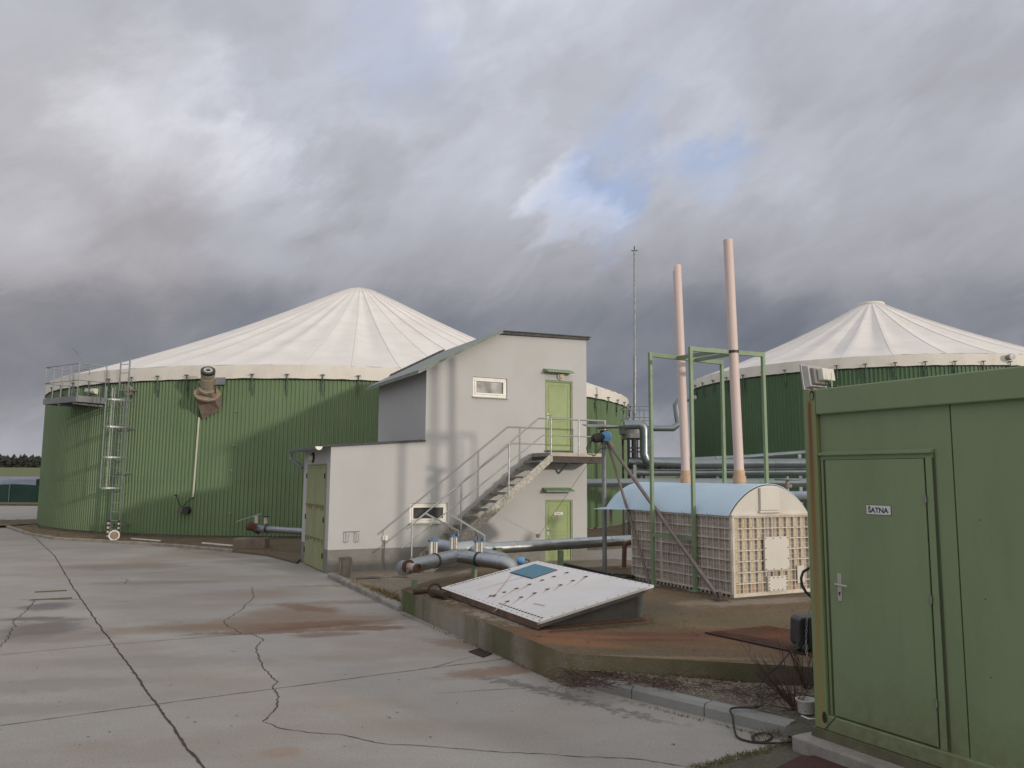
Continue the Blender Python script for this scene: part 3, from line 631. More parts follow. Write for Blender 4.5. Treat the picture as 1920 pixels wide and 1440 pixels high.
# ring flange
aR = tanA(246, 733); p = oncyl(246, 733)
mb = MB(); o = rad(aR); ring = [p+o*.10+(tan_(aR)*math.cos(q*PI/8)+Vector((0, 0, 1))*math.sin(q*PI/8))*.14 for q in range(16)]
mb.tube(ring, .052, 8, closed=True)
mb.build('wall_port', mat('stained_ring', (.35, .31, .25), (.22, .17, .12), .8, ns=9), label='round beige ring flange on the green wall just right of the ladder top', cat='flange')
# drum at ladder foot
p = G(214, 1009, .14); dr = (G(240, 1100)-G(215, 1012)).normalized(); ax = Vector((.42, -.9, 0)).normalized()
root = thing('cable_drum', 'white round drum lying on its side at the foot of the ladder', 'drum', p)
mb = MB(); mb.lathe(p+Vector((0, 0, .10))-ax*.22, ax, [(.06, .001), (.06, .13), (.10, .15), (.40, .15), (.43, .165), (.45, .165), (.45, .125)], 20); mb.build('shell', m_band, root)
mb = MB(); mb.lathe(p+Vector((0, 0, .10))+ax*.20, ax, [(0, .128), (.015, .128), (.02, .001)], 16); mb.build('grille', m_rusty_paint, root)
# low stained concrete block
mb = MB(); a, b = G(436, 1034), G(497, 1034); f = Fr(a, b-a); L = (b-a).length
mb.box(f, (0, L), (0, .55), (-.02, .36)); mb.build('concrete_block', mat('stained_block', (.27, .23, .19), (.15, .125, .105), .95, ns=4, bump=.7, bs=30, fine=.3), label='low stained concrete block on the verge below the pipe elbow', cat='concrete block', bevel=.03)
# white flat strips along the tank foot
for (x0, y0, x1, y1) in ((247, 1010, 300, 1014), (380, 1018, 435, 1023)):
    mb = MB(); mb.beam(G(x0, y0, .10), G(x1, y1, .10), .07, .04); mb.build('white_strip', m_white, label='short white plastic strip on the earth at the tank foot, '+('near the white drum' if x0 < 300 else 'near the concrete block'), cat='strip', group='white strips at the tank foot')
# ---- pipe from tank to building with valves
PB = lambda px, py, y: DY(px, py, y)
root = thing('valve_pipe', 'thin zinc pipe with two short valves entering the left side of the grey building', 'pipe', PB(520, 1010, 22.6))
mb = MB(); mb.tube([PB(505, 992, 22.9), PB(575, 997, 21.9)], .095, 14); mb.build('pipe', m_zinc, root)
mb = MB(); mb.tube([PB(482, 990, 23.3), PB(505, 992, 22.9)], .115, 14); mb.build('elbow', m_zinc, root)
mb = MB(); mb.tube([PB(501, 991.5, 22.95), PB(503, 992, 22.92)], .125, 14); mb.build('collar', m_dark, root)
mb = MB(); mb.tube([PB(462, 990, 23.2), PB(470, 986, 23.2), PB(482, 990, 23.3), PB(486, 996, 23.2)], [.08, .13, .14, .10], 10); mb.build('wrapped_end', m_rust, root)
for (px, py, h) in ((481, 974, 14), (498, 976, 11)):
    mb = MB(); mb.tube([PB(px, py-h/2, 23.0), PB(px, py+h/2, 23.0)], .055, 8)
    vv = mb.build('valve', m_alu, root)
mb = MB(); mb.beam(PB(443, 978, 23.0), PB(490, 963, 22.8), .03, .025); mb.build('lever', m_galv, root)
mb = MB(); mb.lathe(PB(499, 969, 23.0), (0, 0, 1), [(0, .001), (0, .11), (.02, .11), (.02, .001)], 14); mb.build('handwheel', m_dark, root)

# ================================================================== THE GREY BUILDING
SU = B.on(800, 692)[0]; SRi = B.on(935, 626)[0]; SR = B.on(1100, 820)[0]
zl0 = B.on(627, 838)[1]; zl1 = B.on(797, 828)[1]; zu0 = B.on(800, 692)[1]; zri = B.on(935, 627)[1]; zr = B.on(1100, 638)[1]
T1 = 2.68; T2b = 3.75
print('bld', SU, SRi, SR, zl0, zl1, zu0, zri, zr)
bld = thing('utility_building', 'two level grey rendered building with light green doors and outside stairs in the centre', 'building', BP)
W1 = (*sorted((B.on(887, 725)[0], B.on(951, 728)[0])), B.on(887, 743)[1], B.on(887, 706)[1])
W2 = (*sorted((B.on(768, 960)[0], B.on(839, 962)[0])), B.on(768, 981)[1], B.on(768, 944)[1])
D1 = (B.on(1022, 780)[0], B.on(1073.5, 780)[0], B.on(1040, 845)[1], B.on(1040, 713)[1])
D2 = (B.on(1022, 990)[0], B.on(1073.5, 990)[0], .04, B.on(1040, 937)[1])
holes = [W1, W2, D1, D2]; PLZ = B.on(625, 1031)[1]
def top(s, side):
    if s < SU-1e-6 or (abs(s-SU) < 1e-6 and side < 0): return zl0+(zl1-zl0)*s/SU
    if s < SRi: return zu0+(zri-zu0)*(s-SU)/(SRi-SU)
    return zri+(zr-zri)*(s-SRi)/(SR-SRi)
mb = MB(); ss = sorted(set([0, SU, SRi, SR]+[h[0] for h in holes]+[h[1] for h in holes]))
for a, b in zip(ss, ss[1:]):
    hs = sorted([(h[2], h[3]) for h in holes if h[0]-1e-6 <= a and h[1]+1e-6 >= b]); segs = []; z = 0
    for h in hs: segs.append((z, h[0])); z = h[1]
    segs.append((z, None))
    for z0, z1 in segs:
        ta, tb = (top(a, 1), top(b, -1)) if z1 is None else (z1, z1)
        if z0 < PLZ < min(ta, tb):
            mb.quad(B(a, 0, z0), B(b, 0, z0), B(b, 0, PLZ), B(a, 0, PLZ), 1); z0 = PLZ
            mb.quad(B(a, 0, z0), B(b, 0, z0), B(b, 0, tb), B(a, 0, ta), 0)
        else: mb.quad(B(a, 0, z0), B(b, 0, z0), B(b, 0, tb), B(a, 0, ta), 1 if (z1 is not None and z1 <= PLZ+.02) else 0)
for (a, b, z0, z1) in holes:
    dp = .10
    for q in ((B(a, 0, z0), B(a, dp, z0), B(a, dp, z1), B(a, 0, z1)), (B(b, dp, z0), B(b, 0, z0), B(b, 0, z1), B(b, dp, z1)), (B(a, 0, z1), B(a, dp, z1), B(b, dp, z1), B(b, 0, z1)), (B(a, dp, z0), B(a, 0, z0), B(b, 0, z0), B(b, dp, z0))): mb.quad(*q, 0)
    mb.quad(B(a, dp, z0), B(b, dp, z0), B(b, dp, z1), B(a, dp, z1), 0)
# west side (plinth colour below), upper west side, east, back
mb.quad(B(0, T1, 0), B(0, 0, 0), B(0, 0, PLZ), B(0, T1, PLZ), 1); mb.quad(B(0, T1, PLZ), B(0, 0, PLZ), B(0, 0, zl0), B(0, T1, zl0), 0)
mb.quad(B(SU, T2b, 0), B(SU, 0, 2.4), B(SU, 0, zu0), B(SU, T2b, zu0), 0)
mb.quad(B(SU, T1, 0), B(0, T1, 0), B(0, T1, zl0), B(SU, T1, zl1), 0)
mb.quad(B(SR, 0, 0), B(SR, T2b, 0), B(SR, T2b, zr), B(SR, 0, zr), 0)
mb.poly([B(SR, T2b, 0), B(SU, T2b, 0), B(SU, T2b, zu0), B(SRi, T2b, zri), B(SR, T2b, zr)], 0)
mb.build('wall', [m_plaster, m_plinth], bld)
# low roof + gutter
def slab(name, pts, th, mats, parent, n=None):
    mb = MB(); mb.prism(pts, (0, 0, th)); return mb.build(name, mats, parent)
sl0 = (zl1-zl0)/SU
lowr = slab('low_roof', [B(-.22, -.05, zl0-.22*sl0+.004), B(SU-.004, -.05, zl1+.004), B(SU-.004, T1+.2, zl1+.004), B(-.22, T1+.2, zl0-.22*sl0+.004)], .035, m_roof, bld)
mb = MB()
for i in range(26):
    t0 = -.04+i*(T1+.2)/26; mb.prism([B(-.26, t0, zl0-.02), B(-.26, t0+.05, zl0+.035), B(-.26, t0+.09, zl0-.02)], B.u*(SU+.2)+Vector((0, 0, sl0*(SU+.2))))
mb.build('corrugation', m_roof, lowr)
mb = MB(); vs = []; n = 8
for t_ in (-.10, T1+.28):
    for i in range(n+1): a = PI+PI*i/n; vs.append(B(-.30+.075*math.cos(a), t_, zl0+.0+.075*math.sin(a)))
mb.add(vs, [(i, i+1, n+2+i, n+1+i) for i in range(n)], 0, True); gut = mb.build('gutter', m_galvd, bld)
mb = MB(); mb.prism([B(-.30+.08*math.cos(PI+PI*i/8), -.115, zl0+.08*math.sin(PI+PI*i/8)) for i in range(9)], B.v*.015); mb.build('end_cap', m_white, gut)
mb = MB(); mb.tube([B(-.30, T1+.22, zl0-.06), B(-.30, T1+.22, zl0-.22), B(-.12, T1+.05, zl0-.36), B(-.055, T1-.02, zl0-.46)], .045, 8); mb.build('downpipe', m_galvd, gut)
# upper roof: eave board and dark sheet
su = (zri-zu0)/(SRi-SU); e = -.32
ur = MB(); prof = [(SU+e, zu0+e*su+.004), (SRi, zri+.004), (SR+.07, zr+.006)]
for k_, (th, z_) in enumerate(((.10, 0),)):
    for (a, za), (b, zb) in zip(prof, prof[1:]):
        th_ = .06; f0, f1 = (-.30, -.26) if b <= SRi+1e-6 else (-.10, -.06)
        ur.prism([B(a, f0, za), B(b, f1, zb), B(b, T2b+.25, zb), B(a, T2b+.25, za)], (0, 0, th_), 0 if b <= SRi+1e-6 else 1)
ur = ur.build('upper_roof', [m_fascia, m_roof], bld)
mb = MB(); prof2 = [(SU+e+.0, zu0+e*su+.068), (SRi, zri+.068), (SR+.10, zr+.070)]
for (a, za), (b, zb) in zip(prof2, prof2[1:]):
    f0, f1 = (-.33, -.29) if b <= SRi+1e-6 else (-.14, -.09)
    mb.prism([B(a, f0, za), B(b, f1, zb), B(b, T2b+.28, zb), B(a, T2b+.28, za)], (0, 0, .022), 0 if b <= SRi+1e-6 else 1)
mb.build('roof_sheet', [m_fascia, m_roof], ur)
mb = MB(); sx0 = SU+.38
for i in range(16):
    x = sx0+(SRi+.02-sx0)*i/16; w_ = (SRi-sx0)/16; z_ = prof2[0][1]+su*(x-SU-e)+.022
    mb.prism([B(x, T2b-.1, z_-.02), B(x+w_*.25, T2b-.1, z_+.05), B(x+w_*.6, T2b-.1, z_+.06+su*w_*.5), B(x+w_, T2b-.1, z_-.01+su*w_)], B.v*.42)
mb.build('ridge_sheet', m_roof, ur)
mb = MB(); mb.quad(B(-.02, -.02, 0), B(0, 0, 0), B(0, 0, .001), B(-.02, -.02, .001)) if False else None
# windows
def window(h, nm):
    a, b, z0, z1 = h; mb = MB(); w = .055
    def fr_(a, b, z0, z1, w, t0, t1, m=0):
        mb.box(B, (a, b), (t0, t1), (z1-w, z1), m); mb.box(B, (a, b), (t0, t1), (z0, z0+w), m); mb.box(B, (a, a+w), (t0, t1), (z0+w, z1-w), m); mb.box(B, (b-w, b), (t0, t1), (z0+w, z1-w), m)
    fr_(a+.004, b-.004, z0+.004, z1-.004, w, .035, .095); fr_(a+w+.006, b-w-.006, z0+w+.006, z1-w-.006, .04, .022, .09)
    f = mb.build('window', m_white, bld, bevel=.004)
    mb = MB(); mb.box(B, (a+w+.046, b-w-.046), (.06, .075), (z0+w+.046, z1-w-.046)); mb.build('pane', m_glass, f)
    mb = MB(); mb.prism([B(a-.02, -.05, z0-.03), B(a-.02, .03, z0-.005), B(a-.02, .03, z0+.004), B(a-.02, -.05, z0-.018)], B.u*(b-a+.04)); mb.build('sill', mat('pale_green_sill', (.45, .50, .38)), f)
window(W1, 'u'); window(W2, 'l')
def door(h, sign=False):
    a, b, z0, z1 = h; mb = MB(); w = .045
    mb.box(B, (a+.003, a+w), (.012, .09), (z0, z1-w)); mb.box(B, (b-w, b-.003), (.012, .09), (z0, z1-w)); mb.box(B, (a+.003, b-.003), (.012, .09), (z1-w, z1-.003))
    fr = mb.build('door_frame', m_doorf, bld)
    mb = MB(); mb.box(B, (a+w+.004, b-w-.004), (.035, .08), (z0+.01, z1-w-.004))
    zm = z0+(z1-z0)*.44
    for (s0, s1, q0, q1) in ((a+.12, b-.12, zm+.05, z1-.13), (a+.12, b-.12, z0+.12, zm-.03)):
        for bb in (((s0, s1), (q1-.012, q1)), ((s0, s1), (q0, q0+.012)), ((s0, s0+.012), (q0, q1)), ((s1-.012, s1), (q0, q1))): mb.box(B, bb[0], (.028, .036), bb[1])
    d = mb.build('door', m_door, bld, bevel=.003)
    mb = MB(); mb.box(B, (a+.085, a+.115), (.026, .036), (zm-.02, zm+.16)); mb.tube([B(a+.10, .03, zm+.10), B(a+.10, -.02, zm+.10), B(a+.20, -.02, zm+.10)], .009, 6); mb.build('handle', m_galv, d)
    for z in (z0+.3, z1-.42): mb = MB(); mb.tube([B(b-w-.002, .022, z), B(b-w-.002, .022, z+.14)], .012, 6); mb.build('hinge', m_doorf, d)
    if sign:
        mb = MB(); s0, zz = B.on(1040, 961)[0], B.on(1048, 963)[1]; s1 = B.on(1056, 961)[0]
        mb.box(B, (s0, s1), (.022, .030), (zz-.03, zz+.03), 0)
        for i in range(8): x = s0+.04+i*(s1-s0-.09)/8; mb.box(B, (x, x+.012), (.0195, .0215), (zz-.010, zz+.012), 1)
        cx_ = (s0+s1)/2; mb.prism([B(cx_-.024, .022, zz-.04), B(cx_+.024, .022, zz-.04), B(cx_+.022, .022, zz-.10), B(cx_, .022, zz-.135), B(cx_-.022, .022, zz-.10)], B.v*.006, 2)
        mb.build('door_sign', [m_white, m_dark, mat('pale_red_badge', (.55, .42, .36))], d)
door(D1); door(D2, True)
mb = MB(); mb.box(B, (D1[0]-.02, D1[1]+.0), (-.03, .09), (D1[2]-.035, D1[2]-.003)); mb.build('door_sill', m_dark, bld)
for (x0, y0, x1) in ((1024, 693, 1074), (1022, 918, 1074)):
    s0, z0 = B.on(x0, y0, -.14); s1 = B.on(x1, y0, -.14)[0]
    mb = MB(); mb.prism([B(s0, -.0, z0+.05), B(s0, -.24, z0-.03), B(s0, -.24, z0-.06), B(s0, 0, z0-.035)], B.u*(s1-s0)); mb.build('door_canopy', m_frame, bld)
s0, z0 = B.on(1050.5, 706)
mb = MB(); mb.lathe(B(s0, 0, z0), -B.v, [(0, .10), (.03, .105), (.05, .095), (.05, .085)], 20); lm = mb.build('wall_lamp', m_white, bld)
mb = MB(); mb.lathe(B(s0, 0, z0), -B.v, [(.045, .085), (.075, .075), (.095, .05), (.10, .001)], 20); mb.build('lamp_glass', m_lamp, lm)
t0, z0 = B.ons(588, 858)
mb = MB(); mb.lathe(B(0, t0, z0), -B.u, [(0, .12), (.03, .125), (.05, .11), (.05, .10)], 20); lm = mb.build('wall_lamp', m_dark, bld)
mb = MB(); mb.lathe(B(0, t0, z0), -B.u, [(.045, .105), (.08, .09), (.11, .05), (.12, .001)], 20); mb.build('lamp_glass', m_lamp, lm)
# double gate on the west side
g0, g1, gz = .30, 2.22, B.ons(600, 873)[1]
mb = MB(); Wn = -B.u
mb.box(B, (-.02, -.002), (g0, g0+.05), (.02, gz)); mb.box(B, (-.02, -.002), (g1-.05, g1), (.02, gz)); mb.box(B, (-.02, -.002), (g0+.05, g1-.05), (gz-.05, gz)); gf = mb.build('gate_frame', m_gate, bld)
mb = MB(); mb.box(B, (-.035, -.003), (g0+.05, g1-.05), (gz+.02, gz+.035)); mb.build('drip_strip', m_frame, gf)
gm = (g0+g1)/2; gtex = m_gate
for (t0, t1) in ((g0+.055, gm-.006), (gm+.006, g1-.055)):
    mb = MB(); mb.box(B, (-.03, -.003), (t0, t1), (.03, gz-.055))
    for zz in (gz*.30, gz*.62):
        mb.box(B, (-.036, -.028), (t0+.01, t1-.01), (zz-.012, zz+.012), 0)
        for q in range(5):
            tt = t0+.1+q*(t1-t0-.2)/4+random.uniform(-.04, .04); w_ = random.uniform(.05, .10); l_ = random.uniform(.04, .16)
            mb.add([B(-.0375, tt-w_, zz+.005), B(-.0375, tt+w_, zz+.005), B(-.0375, tt+w_*.3, zz-l_), B(-.0375, tt-w_*.4, zz-l_*.7)], [(0, 1, 2, 3)], 1)
    lf = mb.build('gate_leaf', [gtex, mat('rust_streak', (.17, .10, .05), (.25, .20, .10), .9, ns=14)], bld)
    for zz in (.3, 1.1, gz-.3): tt = t0 if t0 < gm-.1 else t1; mb = MB(); mb.tube([B(-.04, tt, zz), B(-.04, tt, zz+.12)], .014, 6); mb.build('hinge', m_dark, lf)
# rack bars, small box, bin, hose by the facade
s0, z1 = B.on(645, 997); s1, z0 = B.on(673, 1015)
root = thing('wall_rack', 'thin metal hanger of two bent bars on the grey wall left of the small box', 'rack', B(s0, -.05, z0))
mb = MB(); mb.tube([B(s0, -.05, z1), B(s1, -.05, z1)], .010, 6); mb.build('crossbar', m_galvd, root)
for x in (s0+.02, s1-.09): mb = MB(); mb.tube([B(x, 0, z1), B(x, -.08, z1-.01), B(x, -.08, z0), B(x+.05, -.10, z0), B(x+.06, -.08, z1-.05)], .009, 6); mb.build('hook', m_galvd, root)
s0, z0 = B.on(721, 1009)
root = thing('junction_box', 'small white electrical box on the grey wall with a cable running down', 'electrical box', B(s0, 0, z0))
mb = MB(); mb.box(B, (s0-.06, s0+.06), (-.06, -.002), (z0-.05, z0+.06)); mb.build('housing', m_white, root, bevel=.008)
mb = MB(); mb.tube([B(s0, -.02, z0-.05), B(s0+.01, -.02, .05)], .010, 6); mb.build('cable', m_galvd, root)
p = G(646, 1084, .03)
root = thing('metal_bin', 'dull cylindrical metal bin standing at the foot of the grey wall behind the kerb', 'bin', p)
mb = MB(); mb.lathe(p, (0, 0, 1), [(0, .001), (0, .115), (.40, .13), (.41, .14), (.43, .14), (.43, .12), (.05, .11)], 20); mb.build('body', mat('dull_bin', (.24, .23, .20), (.17, .16, .14), .8, .2, ns=5, fine=.2), root)
for a in (0, 2.1, 4.2): mb = MB(); mb.beam(p+Vector((math.cos(a)*.13, math.sin(a)*.13, .05)), p+Vector((math.cos(a)*.145, math.sin(a)*.145, .40)), .03, .012, up=(math.cos(a), math.sin(a), 0)); mb.build('rib', m_rusty_paint, root)
mb = MB(); mb.tube([G(668, 1085, .06), G(690, 1083, .07), G(712, 1083, .06), G(735, 1081, .06), G(764, 1081, .07)], .028, 8); mb.build('ground_hose', mat('grey_hose', (.16, .14, .12), (.11, .10, .09), .8, ns=6), label='dirty grey hose lying on the ground along the foot of the grey wall', cat='hose')

# ---- outside stairs
TF = -1.0; lzt = B.on(1060, 849, TF)[1]; ls0 = B.on(1031, 850, TF)[0]; ls1 = B.on(1136, 852, TF)[0]
st = thing('external_staircase', 'galvanised open stairs with railing climbing the grey facade to the upper green door', 'staircase', B(1.6, TF/2, .03))
fz = .05; nst = 14; rise = (lzt-fz)/nst; sB = B.on(850, 1023, TF)[0]; zB = B.on(850, 1023, TF)[1]
tp = B.on(1033, 853, TF); slope = (tp[1]-zB)/(tp[0]-sB)
tp = (ls0+.02, lzt-.04); 
print('stairs', ls0, ls1, lzt, sB, zB, slope)
s_bot = tp[0]-(tp[1]-.1)/slope
for t_ in (TF, -.10):
    mb = MB(); hh = .21
    mb.prism([B(s_bot, t_, .03), B(s_bot-.12, t_, .10), B(tp[0], t_, tp[1]), B(tp[0]+.06, t_, tp[1]-.03), B(tp[0]+.06, t_, tp[1]-.16), B(s_bot+.18, t_, .03)], B.v*.012)
    mb.box(B, (0, 0), (0, 0), (0, 0)) if False else None
    mb.beam(B(s_bot-.10, t_+.022, .12), B(tp[0], t_+.022, tp[1]-.005), .045, .008); mb.beam(B(s_bot+.16, t_+.022, .045), B(tp[0]+.05, t_+.022, tp[1]-.165), .045, .008)
    mb.build('stringer', mat('spangled_steel', (.50, .48, .42), (.22, .22, .20), .6, .35, ns=16, fine=.3, fs=40), st)
for i in range(nst):
    z = fz+rise*(i+1)-.0; x = s_bot+(z-.1)/slope-.06
    if z > lzt-.02: z = lzt-.005
    mb = MB(); x0 = x-.02; x1 = x+.25
    mb.box(B, (x0, x0+.012), (TF+.02, -.11), (z-.05, z)); mb.box(B, (x1-.012, x1), (TF+.02, -.11), (z-.05, z))
    for k_ in range(6): xx = x0+.03+k_*.037; mb.box(B, (xx, xx+.006), (TF+.02, -.11), (z-.032, z-.002))
    for k_ in range(12): tt = TF+.05+k_*.068; mb.box(B, (x0+.012, x1-.012), (tt, tt+.008), (z-.012, z-.003))
    mb.build('tread', m_galvd, st)
mb = MB(); mb.box(B, (ls0, ls1), (TF-.006, -.06), (lzt-.085, lzt)); mb.build('landing', mat('landing_board', (.52, .47, .40), (.40, .36, .30), .85, ns=6), st)
mb = MB()
mb.beam(B(ls0, TF+.05, lzt-.165), B(ls1, TF+.05, lzt-.165), .05, .15); mb.beam(B(ls0, -.12, lzt-.165), B(ls1, -.12, lzt-.165), .05, .15)
mb.beam(B(ls0+.03, TF+.08, lzt-.165), B(ls0+.03, -.08, lzt-.165), .05, .15); mb.beam(B(ls1-.03, TF+.08, lzt-.165), B(ls1-.03, -.08, lzt-.165), .05, .15)
mb.build('landing_frame', mat('dark_brown_steel', (.07, .06, .055), (.05, .045, .04), .7, ns=5), st)
for x in (ls0+.15, ls1-.8):
    mb = MB(); mb.beam(B(x, -.01, lzt-.50), B(x, TF+.45, lzt-.20), .035, .035); mb.build('bracket', m_galvd, st)
def onf(px, py): s, z = B.on(px, py, TF); return s, z
pk = onf(1010, 784); rb = onf(764, 992); re_ = onf(1140, 790); hr = pk[1]
mb = MB(); mb.tube([B(rb[0]-.02, TF, rb[1]), B(pk[0], TF, pk[1]), B(ls1, TF, pk[1])], .021, 8); mb.build('handrail', m_galv, st)
mk = onf(1018, 816); mbm = onf(753, 1028)
mb = MB(); mb.tube([B(mbm[0], TF, mbm[1]), B(mk[0], TF, mk[1]), B(ls1, TF, mk[1])], .015, 8); mb.build('midrail', m_galv, st)
def railz(s): return pk[1] if s > pk[0] else pk[1]+(s-pk[0])*(rb[1]-pk[1])/(rb[0]-pk[0])
for (px, py) in ((772, 1015), (864.5, 950), (954, 880), (1033, 820), (1085, 820), (1134, 820)):
    s = onf(px, py)[0]; zb = lzt-.06 if s > ls0-.05 else max(.03, (s-s_bot)*slope-.02)
    mb = MB(); mb.tube([B(s, TF-.005, zb), B(s, TF-.005, railz(s))], .019, 8); mb.build('rail_post', m_galv, st)

# ================================================================== ON THE PAD
def onz(px, py, z): return G(px, py, z)
# ---- latticed housing with barrel roof
eN = G(1375.5, 1121, PADZ); eL = G(1185.3, 1084, PADZ)
vdir = (eL-eN).normalized(); E = Fr(eN, (vdir.y, -vdir.x)); EL = (eL-eN).length
rr_ = ray(1518, 1000); k_r = rr_.x/rr_.y; EW = (k_r*E.o.y-E.o.x)/(E.u.x-k_r*E.u.y)
EZ = DY(1372, 968, eN.y).z; print('enc', EL, EW, EZ)
eb = PADZ
root = thing('latticed_housing', 'weathered white latticed plastic housing with pale blue barrel roof on the concrete pad', 'housing', E(EW/2, EL/2, PADZ))
mb = MB(); mb.box(E, (.034, EW-.034), (.034, EL-.034), (eb+.03, EZ-.02)); mb.build('inner_box', m_back, root)
def lattice(face, L, z0, z1, n, foam):
    # face(x, d, z): x along the wall, d outward
    mb = MB(); mf = []
    def bar(x0, x1, z0_, z1_, d0, d1, m=None, k=0):
        m = m if m is not None else mb
        vs = [face(x, d, z) for z in (z0_, z1_) for d in (d0, d1) for x in (x0, x1)]; m.add(vs, [(0, 2, 3, 1), (4, 5, 7, 6), (0, 1, 5, 4), (2, 6, 7, 3), (0, 4, 6, 2), (1, 3, 7, 5)], k)
    w = .045 if foam else .022
    bar(0, w, z0, z1, -.06, .012); bar(L-w, L, z0, z1, -.06, .012); bar(w, L-w, z1-.03, z1, -.06, .010); bar(w, L-w, z0, z0+(.055 if foam else .03), -.06, .010)
    step = (L-2*w)/n; rows = 7; rh = (z1-z0-.06)/rows
    for i in range(1, n): x = w+i*step; bar(x-.006, x+.006, z0+.03, z1-.03, -.040, .004)
    for j in range(1, rows): z = z0+.03+j*rh; bar(w, L-w, z-.008, z+.008, -.040, .007)
    for j in range(rows):       # thin rods across each cell
        z = z0+.03+(j+.5)*rh; bar(w, L-w, z-.003, z+.003, -.010, -.004)
    for i in range(0, n):
        x = w+(i+.5)*step; bar(x-.0035, x+.0035, z0+.03, z1-.03, -.012, -.006)
    if foam:
        for i in range(n):
            if i in (n//2, n//2-1) : continue
            m1 = MB(); mf.append(m1)
            for j in range(rows):
                x = w+i*step+step*.18; z = z0+.03+j*rh+.02; bar(x, x+step*.30, z, z+rh-.035, -.044, -.014, m1, 1 if j < 1 else 0)
    return mb, mf
fs_ = lambda x, d, z: E(x, -d, z)          # short lit end
ss_ = lambda x, d, z: E(-d, x, z)          # long side
m_foam2 = mat('orange_foam', (.50, .34, .19), (.40, .25, .13), .9, ns=6)
mb, mf = lattice(fs_, EW, eb, EZ, 10, True); a = mb.build('end_lattice', m_grid, root); [q_.build('foam_strip', [m_foam, m_foam2], a) for q_ in mf]
for i in range(3):
    seg = EL/3; f2 = (lambda i: (lambda x, d, z: E(-d, i*seg+x+.003, z)))(i)
    mb, mf = lattice(f2, seg-.006, eb+.04, EZ, 6, False); 
    for j in range(9): x = .05+j*(seg-.1)/8; vs = [f2(x_, d, z) for z in (eb, eb+.06) for d in (-.03, .0) for x_ in (x, x+.03)]; mb.add(vs, [(0, 2, 3, 1), (4, 5, 7, 6), (0, 1, 5, 4), (2, 6, 7, 3), (0, 4, 6, 2), (1, 3, 7, 5)], 0)
    mb.build('side_lattice', m_grid, root)
mb = MB(); mb.box(E, (EW-.05, EW), (.05, EL), (eb, EZ)); mb.box(E, (.05, EW-.05), (EL-.05, EL), (eb, EZ)); mb.build('rear_walls', m_grid, root)
# covers on the lit end
ef = lambda px, py: E.on(px, py, -.03)
for (x0, y0, x1, y1, nb) in ((1434, 1007, 1477, 1070, 3), (1440, 1081, 1475, 1109, 4)):
    a = ef(x0, y1); b = ef(x1, y0); c_ = ef(x0, y0); s0, s1 = a[0], b[0]; z0, z1 = a[1], c_[1]
    mb = MB(); mb.box(E, (s0, s1), (-.045, -.008), (z0, z1)); cv = mb.build('cover_plate', m_cover, root, bevel=.004)
    mb = MB()
    for i in range(nb+1):
        x = s0+.02+i*(s1-s0-.04)/nb
        for z in (z0+.02, z1-.02): mb.lathe(E(x, -.045, z), -E.v, [(0, .009), (.008, .009), (.008, .001)], 6)
    for i in range(1, nb):
        z = z0+i*(z1-z0)/nb
        for x in (s0+.02, s1-.02): mb.lathe(E(x, -.045, z), -E.v, [(0, .009), (.008, .009), (.008, .001)], 6)
    mb.build('bolts', m_dark, cv)['kind'] = 'stuff'
a = ef(1497, 1092); b = ef(1509, 1060)
mb = MB(); mb.box(E, (a[0], b[0]), (-.02, -.004), (a[1]-.01, b[1])); mb.build('cover_plate', m_cover, root)
# barrel roof
zc = DY(1430, 908.5, (eN+E.u*EW*.5).y).z; rise = zc-EZ
def arch(i, n, w0, w1, ex=0): c = (w0+w1)/2; r = (w1-w0)/2; x = -math.cos(PI*i/n); return c+r*x, (rise+ex)*(max(0, 1-x*x)**.84)
RL = 3.42; mb = MB(); n = 30; w0 = -.03; w1 = EW+.012; vs = []
for ex in (0, .012):
    for t_ in (.03, RL):
        for i in range(n+1): x, z = arch(i, n, w0-ex*.6, w1+ex*.6, ex); vs.append(E(x, t_, EZ+.002+z))
k = n+1
fs = [(i, i+1, k+i+1, k+i) for i in range(n)]+[(2*k+i, 3*k+i, 3*k+i+1, 2*k+i+1) for i in range(n)]+[(i, 2*k+i, 2*k+i+1, i+1) for i in range(n)]+[(k+i, k+i+1, 3*k+i+1, 3*k+i) for i in range(n)]+[(0, k, 3*k, 2*k), (n, 2*k+n, 3*k+n, k+n)]
mb.add(vs, fs, 0, True); 
tipp = [E(w0-.012, RL-.95, EZ+.008), E(w0-.012, RL, EZ+.008), E(w0-.30, RL-.02, EZ-.015), E(w0-.10, RL-.7, EZ-.005)]
mb.prism(tipp, (0, 0, .012), 0)
br = mb.build('barrel_roof', m_blue, root)
for q in range(4):
    t_ = RL-1.1-q*.62; x1_, z1_ = arch(1.4, n, w0, w1); 
    mb = MB(); mb.beam(E(w0-.018, t_, EZ+.0), E(x1_-.012, t_+.05, EZ+z1_+.02), .02, .03); mb.build('stiffener', m_blue, br)
mb = MB()
for q in range(5): t_ = RL-.85+q*.14; mb.box(E, (w0-.10, w0-.02), (t_, t_+.05), (EZ+.004, EZ+.012))
mb.build('slots', m_black, br)['kind'] = 'stuff'
mb = MB(); pts = [E(arch(i, n, 0.0, EW)[0], .02, EZ+arch(i, n, 0, EW, -.012)[1]) for i in range(n+1)]; mb.prism(pts, E.v*.03); ep = mb.build('arched_end', m_cream, root)
s0, z0 = E.on(1425, 958); s1, z1 = E.on(1459, 915)
mb = MB(); mb.box(E, (s0, s1), (-.025, .018), (z0+.01, z1)); mb.box(E, (s0-.02, s1+.03), (-.028, .018), (z0-.03, z0+.005)); mb.build('hatch', m_cover, ep, bevel=.004)
mb = MB(); mb.box(E, (-.02, EW+.02), (-.035, .03), (EZ-.004, EZ+.022)); mb.build('sill_strip', m_grid, ep)
